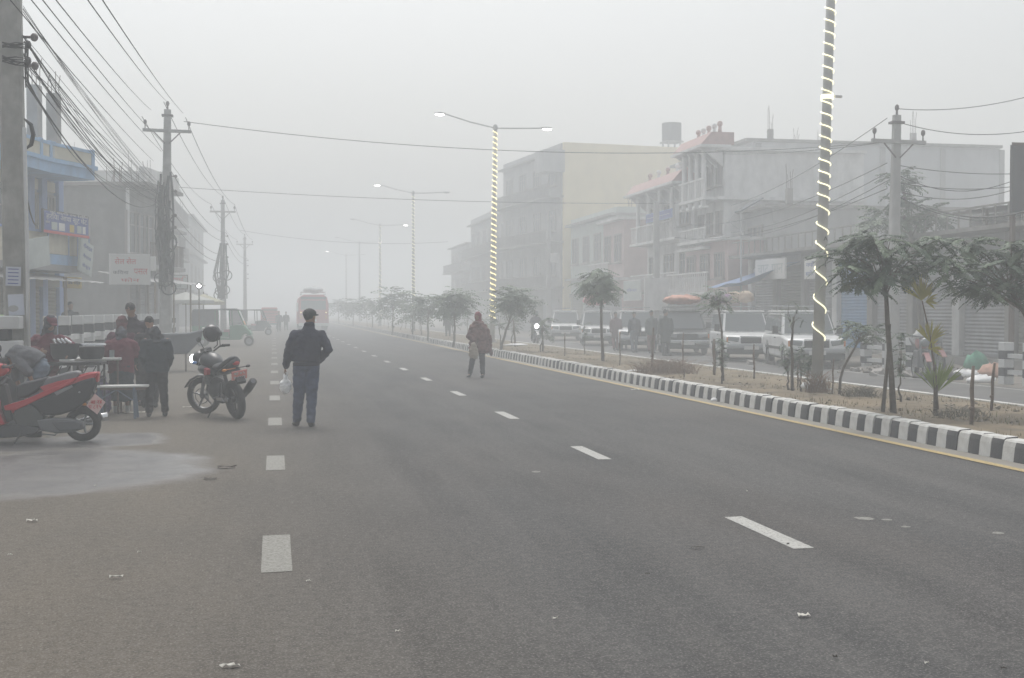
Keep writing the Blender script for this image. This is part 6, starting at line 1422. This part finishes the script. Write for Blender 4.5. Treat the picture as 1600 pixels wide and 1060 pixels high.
b = MB(); a = atY(92, 672, Ys)-ref; b.tube([(a.x, -.16, .12), (a.x-.03, -.16, .10), (a.x-.18, -.17, .12)], .01, 5); b.build('kick_lever', M_ALLOY, SC)
b = MB(); b.tube([(-.15, .17, .22), (.05, .17, .26), (.28, .17, .30)], [.03, .05, .055], 10); b.build('exhaust', M_CHROME, SC, smooth=True)
p = atY(151, 631, Ys)-ref; o = MB().box((0, 0, 0), (.19, .012, .19), rot=Euler((0, R(38), 0))).build('number_plate', mat('scooter_plate', (.60, .42, .40), .5), SC, bevel=.01); o.location = (p.x, -.06, p.z); o.rotation_euler = (0, 0, R(38))
for i, t_ in enumerate(('बा २४', 'प ८१५')):
    letters(t_, .07, P_RED, SC, (p.x+.01-.02*i, -.075, p.z+.025-.06*i), (pi/2, R(38)*0, R(38)))
p = atY(134, 631, Ys)-ref; MB().ball((p.x, -.11, p.z), (.03, .02, .02), 8, 6).build('rear_indicator', M_ORL, SC, smooth=True)
b = MB(); p = atY(140, 610, Ys)-ref; b.tube([(p.x-.03, -.05, p.z+.06), (p.x+.06, -.05, p.z-.02), (p.x+.08, -.05, p.z-.10)], .012, 5); b.build('plate_bracket', M_ALLOY, SC)
p = atY(127, 612, Ys)-ref; MB().ball((p.x, -.155, p.z), (.014, .006, .014), 8, 5).build('bolt', M_CHROME, SC)
# ---- black motorcycle, three-quarter rear view, leaning on its stand
r0 = G(372, 655); f0 = G(322, 645.5); d = f0-r0; d.normalize(); ang = math.atan2(d.y, d.x)
MC = empty('parked_motorcycle', r0, ang, 'black motorcycle with a pink number plate and a helmet on its handlebar', 'motorcycle'); MC.rotation_euler = (R(-9), 0, ang)
wheel(MC, (0, 0, .305), .305, .13, spokes=5, rim=M_PLB); 
fw = empty('front_assembly', (1.24, 0, .0), R(38)); fw.parent = MC; 
o = wheel(fw, (0.03, 0, .30), .30, .10, spokes=0, rim=M_RIM)
for c_ in list(o.children):
    if c_.name.startswith('rim'): bpy.data.objects.remove(c_)
b = MB(); b.torus((0, 0, 0), .215, .016, (0, 1, 0), 24, 6, 1.6)
for k in range(5):
    a = 2*pi*k/5+.3; b.tube([(.05*cos(a), 0, .05*sin(a)), (.21*cos(a), 0, .21*sin(a))], [.02, .012], 5)
b.cyl((0, -.05, 0), (0, .05, 0), .05); b.torus((0, .06, 0), .12, .008, (0, 1, 0), 20, 4); b.build('rim', M_ALLOY, o)
b = MB()
for s in (-1, 1): b.tube([(.03, s*.085, .30), (-.14, s*.085, .72), (-.24, s*.085, .96)], [.03, .026, .022], 8)
b.build('fork_leg', M_ALLOY, fw); 
b = MB(); b.prism([(-.24, -.055, .50), (-.12, -.055, .62), (.06, -.055, .645), (.22, -.055, .585), (.34, -.055, .46), (.32, -.055, .45), (.20, -.055, .56), (.05, -.055, .615), (-.11, -.055, .59)], (0, .11, 0)); b.build('front_mudguard', M_CARK, fw, bevel=.008)
MB().ball((.0, 0, .90), (.12, .12, .12), 14, 9).build('headlamp_shell', M_CARK, fw, smooth=True); 
MB().ball((.105, .0, .90), (.065, .075, .075), 12, 8).build('headlamp_lens', M_LIT, fw, smooth=True)
for s in (-1, 1): MB().ball((-.02, s*.20, .86), (.05, .03, .025), 8, 6).build('front_indicator', M_ORL if s < 0 else mat('blue_lens', (.10, .25, .60), .3), fw, smooth=True)
b = MB(); b.tube([(-.34, -.37, 1.03), (-.27, -.24, 1.05), (-.22, -.06, .98), (-.22, .06, .98), (-.27, .24, 1.05), (-.34, .37, 1.03)], .014, 7)
for s in (-1, 1): b.tube([(-.345, s*.38, 1.03), (-.29, s*.26, 1.05)], .021, 8); b.tube([(-.27, s*.37, 1.015), (-.22, s*.24, 1.03)], .007, 5); b.tube([(-.26, s*.24, 1.06), (-.24, s*.30, 1.20)], .007, 5)
b.build('handlebar', M_PLB, fw)
for s in (-1, 1): MB().ball((-.24, s*.32, 1.23), (.015, .07, .045), 10, 7).build('mirror', M_PLB, fw, smooth=True)
MB().bb(-.20, -.08, -.09, .09, .98, 1.06).build('instrument_pod', M_PLB, fw, bevel=.02)
def mloft(name, secs, m, sm=True):
    """sections: (x, z centre, half width, half height)"""
    b = MB(); rs = []
    for (x, z, w, h) in secs: rs.append([(x, w*cos(2*pi*j/14)*(1-.12*abs(sin(2*pi*j/14))), z+h*sin(2*pi*j/14)) for j in range(14)])
    b.rings(rs); return b.build(name, m, MC, smooth=sm)
M_TANKG = mat('tank_grey', (.17, .19, .18), .3)
mloft('fuel_tank', [(.98, .84, .05, .05), (.94, .88, .13, .11), (.80, .90, .165, .135), (.62, .88, .15, .125), (.50, .84, .10, .08), (.46, .82, .06, .04)], M_CARK)
mloft('tank_top_panel', [(.92, .955, .02, .02), (.86, .975, .07, .05), (.70, .97, .075, .05), (.60, .95, .03, .02)], M_TANKG)
MB().cyl((.78, 0, 1.01), (.78, 0, 1.045), .05, n=14).build('filler_cap', M_PLB, MC)
mloft('tank_shroud', [(1.02, .74, .06, .06), (.95, .76, .17, .11), (.80, .76, .19, .12), (.62, .74, .17, .09), (.52, .72, .10, .05)], M_CARK)
for s in (-1, 1): MB().prism([(x, s*.150-.03, z) for x, z in ((.68, .68), (.63, .80), (.50, .78), (.54, .69))], (0, .06, 0)).build('red_side_badge', M_REDD, MC, bevel=.01)
mloft('front_cowl', [(1.06, .80, .08, .10), (.98, .82, .14, .13), (.88, .82, .13, .12)], M_CARK)
mloft('seat', [(.50, .80, .07, .03), (.42, .81, .13, .05), (.20, .81, .14, .055), (.02, .87, .13, .06), (-.16, .93, .10, .055), (-.20, .94, .05, .03)], M_SEAT)
mloft('tail_cowl', [(.30, .72, .13, .05), (.10, .76, .13, .07), (-.12, .84, .11, .07), (-.30, .91, .06, .045)], M_CARK)
MB().ball((-.27, 0, .88), (.05, .06, .035), 10, 7).build('tail_light', M_REDL, MC, smooth=True)
mloft('engine', [(.78, .42, .12, .16), (.66, .42, .15, .20), (.48, .40, .16, .19), (.34, .40, .13, .14)], M_PLB)
b = MB()
for k in range(6): b.box((.74, 0, .52+k*.025), (.20, .24, .010))
b.build('cooling_fins', M_ALLOY, MC)
b = MB(); b.tube([(.95, 0, .92), (.90, 0, .62), (.70, 0, .28), (.30, 0, .28), (.22, 0, .5), (.30, 0, .78)], .03, 7); b.tube([(.95, 0, .88), (.40, 0, .74), (-.1, 0, .80)], .026, 7); b.build('frame', M_PLB, MC)
for s in (-1, 1): MB().tube([(.36, s*.09, .38), (0, s*.10, .305)], [.035, .025], 7).build('swingarm', M_PLB, MC)
b = MB(); b.tube([(.72, -.16, .36), (.40, -.18, .24), (.18, -.19, .30)], [.022, .026, .03], 8); b.tube([(.18, -.19, .30), (-.10, -.20, .44), (-.30, -.21, .56)], [.045, .062, .060], 12); b.build('exhaust', M_PLB, MC, smooth=True)
MB().cyl((-.302, -.21, .561), (-.312, -.21, .566), .035, n=12).build('exhaust_tip', M_ALLOY, MC)
MB().prism([(-.14, -.07, .76), (-.20, -.07, .80), (-.40, -.07, .60), (-.36, -.07, .56)], (0, .14, 0)).build('rear_mudguard', M_PLB, MC, bevel=.01)
pl = MB().box((0, 0, 0), (.012, .25, .15)).build('number_plate', M_PLATEP, MC, bevel=.008); pl.location = (-.33, 0, .70); pl.rotation_euler = (0, R(-22), 0)
letters('बा ०५', .062, P_WHITE, pl, (-.010, 0, .03), (pi/2, 0, -pi/2), width=.18); letters('प ८२४७', .062, P_WHITE, pl, (-.010, 0, -.035), (pi/2, 0, -pi/2), width=.19)
for s in (-1, 1): b = MB(); b.tube([(-.22, 0, .80), (-.24, s*.17, .80)], .008, 5); b.ball((-.245, s*.19, .80), (.03, .04, .022), 8, 6); b.build('rear_indicator', M_ORL if s > 0 else M_PLB, MC)
b = MB(); b.tube([(.05, .16, .60), (.12, .17, .36), (.02, .17, .30)], .012, 6); b.tube([(.30, -.13, .36), (.30, -.24, .35)], .014, 6); b.tube([(.30, .13, .36), (.30, .24, .35)], .014, 6); b.build('footrest', M_ALLOY, MC)
MB().tube([(.42, .14, .28), (.50, .30, .03)], .012, 6).build('side_stand', M_PLB, MC)
b = MB(); b.box((.18, .14, .33), (.42, .03, .07)); b.build('chain_guard', M_CHROME, MC, bevel=.01)
# helmet hung on the left grip
hp = atY(331, 521, r0.y+1.05)
HT = empty('helmet', hp, R(150), 'glossy black helmet with white emblem hung on the motorcycle handlebar', 'helmet')
b = MB(); b.ball((0, 0, 0), (.135, .16, .145), 18, 12); b.ball((0, -.09, -.07), (.09, .09, .06), 12, 8); fuse(b, 'shell', mat('helmet_black', (.018, .018, .022), .25), HT, .010)
MB().ball((0, -.045, .02), (.128, .125, .068), 14, 9).build('visor', M_CGL, HT, smooth=True); b = MB(); b.ball((.09, .10, .07), (.03, .03, .025), 8, 6); b.build('emblem', P_WHITE, HT)
MB().tube([(-.10, 0, -.09), (-.08, -.03, -.19), (-.02, -.02, -.24)], .010, 5).build('strap', M_PLB, HT)
# ---- food stall: two big black pans on an iron stand, bowls and a white cloth
gf = G(118, 652); fY = gf.y-.10; ref2 = Vector((atY(118, 600, fY).x, fY, 0)); ST = empty('food_stall', ref2, 0, 'iron stand of the street food stall holding two deep black pans', 'food stall')
def fz(py): return atY(118, py, fY).z
def fx_(px): return atY(px, 560, fY).x-ref2.x
b = MB()
for x in (-.38, .38):
    for y in (-.3, .35): b.tube([(x, y, 0), (x, y, fz(567))], .02, 6)
for z in (fz(567), fz(592), .2):
    b.tube([(-.38, -.3, z), (.38, -.3, z), (.38, .35, z), (-.38, .35, z)], .018, 6, closed=True)
for k in range(7): b.tube([(-.38+k*.126, -.3, fz(590)), (-.38+k*.126+.1, -.3, fz(571))], .010, 4)
b.build('stand', M_PLB, ST)
MB().bb(-.42, .42, -.34, .38, fz(570), fz(566)).build('stand_top', M_PLB, ST)
for nm, x0, x1, y0, y1, dy, lab in (('pan', 80, 125, 537, 561, -.08, 'black deep pan nearest the vendor on the food stall'), ('pan', 120, 162, 543, 562, .12, 'black pan with a silver lid edge at the right of the food stall')):
    w = (fx_(x1)-fx_(x0))/2; cx = (fx_(x0)+fx_(x1))/2; z0, z1 = fz(y1)+.003, fz(y0); b = MB(); n = 24; rs = []
    for r_, z in ((w*.80, z0), (w*.97, z0+(z1-z0)*.35), (w, z1), (w*1.03, z1+.004), (w*.97, z1), (w*.92, z0+.06), (w*.2, z0+.03)): rs.append([(r_*cos(2*pi*j/n), r_*sin(2*pi*j/n), z) for j in range(n)])
    b.rings(rs); o = b.build(nm, mat('pan_black', (.022, .024, .030), .45), smooth=True, auto=R(40)); o.location = (ref2.x+cx, fY+dy, .0); tag(o, lab, 'pan')
o = MB().cyl((0, 0, 0), (0, 0, .03), .22, .21, 24).build('steel_tray', M_CHROME, auto=R(40)); o.location = (ref2.x+fx_(142), fY+.10, fz(541)+.01); tag(o, 'shiny steel tray lying on the right black pan', 'tray')
b = MB()
for k in range(4): b.cyl((ref2.x-.24+k*.07+.012*(k%2), fY-.26, fz(537)+.01-.0), (ref2.x-.28+k*.055, fY-.26, fz(537)+.075), .022, .026, 8)
tag(b.build('steel_cups', M_CHROME), 'row of small steel cups on the rim of the left black pan', 'cups')
for i, (px, py, r_, lab) in enumerate(((130, 566, .10, 'steel bowl under the right black pan'), (112, 578, .08, 'small steel bowl on the stall shelf below the pans'))):
    b = MB(); n = 16; rs = [[(q*cos(2*pi*j/n), q*sin(2*pi*j/n), z) for j in range(n)] for q, z in ((r_*.5, 0), (r_*.9, r_*.4), (r_, r_*.7), (r_*.95, r_*.7), (r_*.4, .01))]; b.rings(rs); o = b.build('steel_bowl', M_CHROME, smooth=True); o.location = (ref2.x+fx_(px), fY-.1, fz(592)+.02+(.14 if i == 0 else 0)); tag(o, lab, 'bowl')
# white table with jars behind the pans
tb = atY(155, 545, fY+.7); T = empty('side_table', (tb.x, fY+.75, 0), 0, 'small white topped table behind the black pans', 'table')
MB().bb(-.35, .35, -.25, .25, .86, .90).build('top', P_WHITE, T, bevel=.01)
for x in (-.3, .3):
    for y in (-.2, .2): MB().cyl((x, y, 0), (x, y, .858), .018, n=6).build('leg', M_IRON, T)
for i, x in enumerate((-.2, .02, .2)):
    b = MB(); b.cyl((tb.x+x, fY+.72, .902), (tb.x+x, fY+.72, 1.02), .05, n=12); tag(b.build('food_jar', M_HEADL), '%s clear jar on the white table behind the pans' % ('left', 'middle', 'right')[i], 'jar')
# white stool / box by the crouching person
q = G(36, 655); T = empty('white_stand', (q.x-.1, q.y+.9, 0), 0, 'small white metal stand behind the bending person in grey', 'stand')
b = MB()
for x in (-.15, .15): b.tube([(x, 0, 0), (x, 0, .62)], .016, 6)
b.build('leg', P_WHITE, T); MB().bb(-.2, .2, -.15, .15, .62, .65).build('top', P_WHITE, T)
# ---- bench
ga, gb_ = G(210, 654), G(153, 654); bz = atY(210, 602, ga.y).z
bx0, bx1 = atY(145, 604, ga.y).x, atY(232, 604, ga.y).x
T = empty('bench', ((bx0+bx1)/2, ga.y+.05, 0), R(3), 'narrow white topped bench with slim blue-grey legs standing before the customers', 'bench'); hw = (bx1-bx0)/2
MB().bb(-hw, hw, -.14, .14, bz-.03, bz).build('seat', P_WHITE, T, bevel=.006); MB().bb(-hw+.04, hw-.04, -.12, .12, bz-.07, bz-.032).build('seat_frame', M_IRON, T)
M_BLEG = mat('bench_leg', (.09, .13, .19), .5)
for x in (-hw*.78, hw*.48):
    for y in (-.11, .11): MB().tube([(x, y, bz-.03), (x+(.01 if y < 0 else .04), y, 0)], .022, 6).build('leg', M_BLEG, T)
    MB().tube([(x-.02, -.11, .28), (x-.28*(1 if x > 0 else -1), -.11, bz-.05)], .010, 5).build('brace', M_BLEG, T)
# striped cloth bag behind the scooter tail
q = G(160, 648); b = MB(); etube(b, [(0, 0, .62), (0, 0, .45), (0, 0, .15), (0, 0, .02)], [.04, .10, .13, .11], [.03, .06, .08, .07]); o = fuse(b, 'cloth_bag', mat('striped_cloth', (.10, .07, .16), .9, noise=.7, nscale=14), None, .016, .02, 9, 2); o.location = (q.x, q.y+.1, 0); tag(o, 'dark blue and pink striped cloth bag standing behind the scooter tail', 'bag')
# partial black bike at the extreme left bottom
q = G(-2, 785); b = MB(); 
o = empty('motorbike_wheel_edge', Vector((q.x-.33, q.y+.1, 0)), R(70), 'black tyre edge of a bike just entering at the lower left edge', 'wheel')
MB().torus((0, 0, .28), .235, .05, (0, 1, 0), 28, 8).build('tyre', M_TYRE, o, smooth=True); MB().torus((0, 0, .28), .18, .015, (0, 1, 0), 24, 6).build('rim', M_RIM, o)
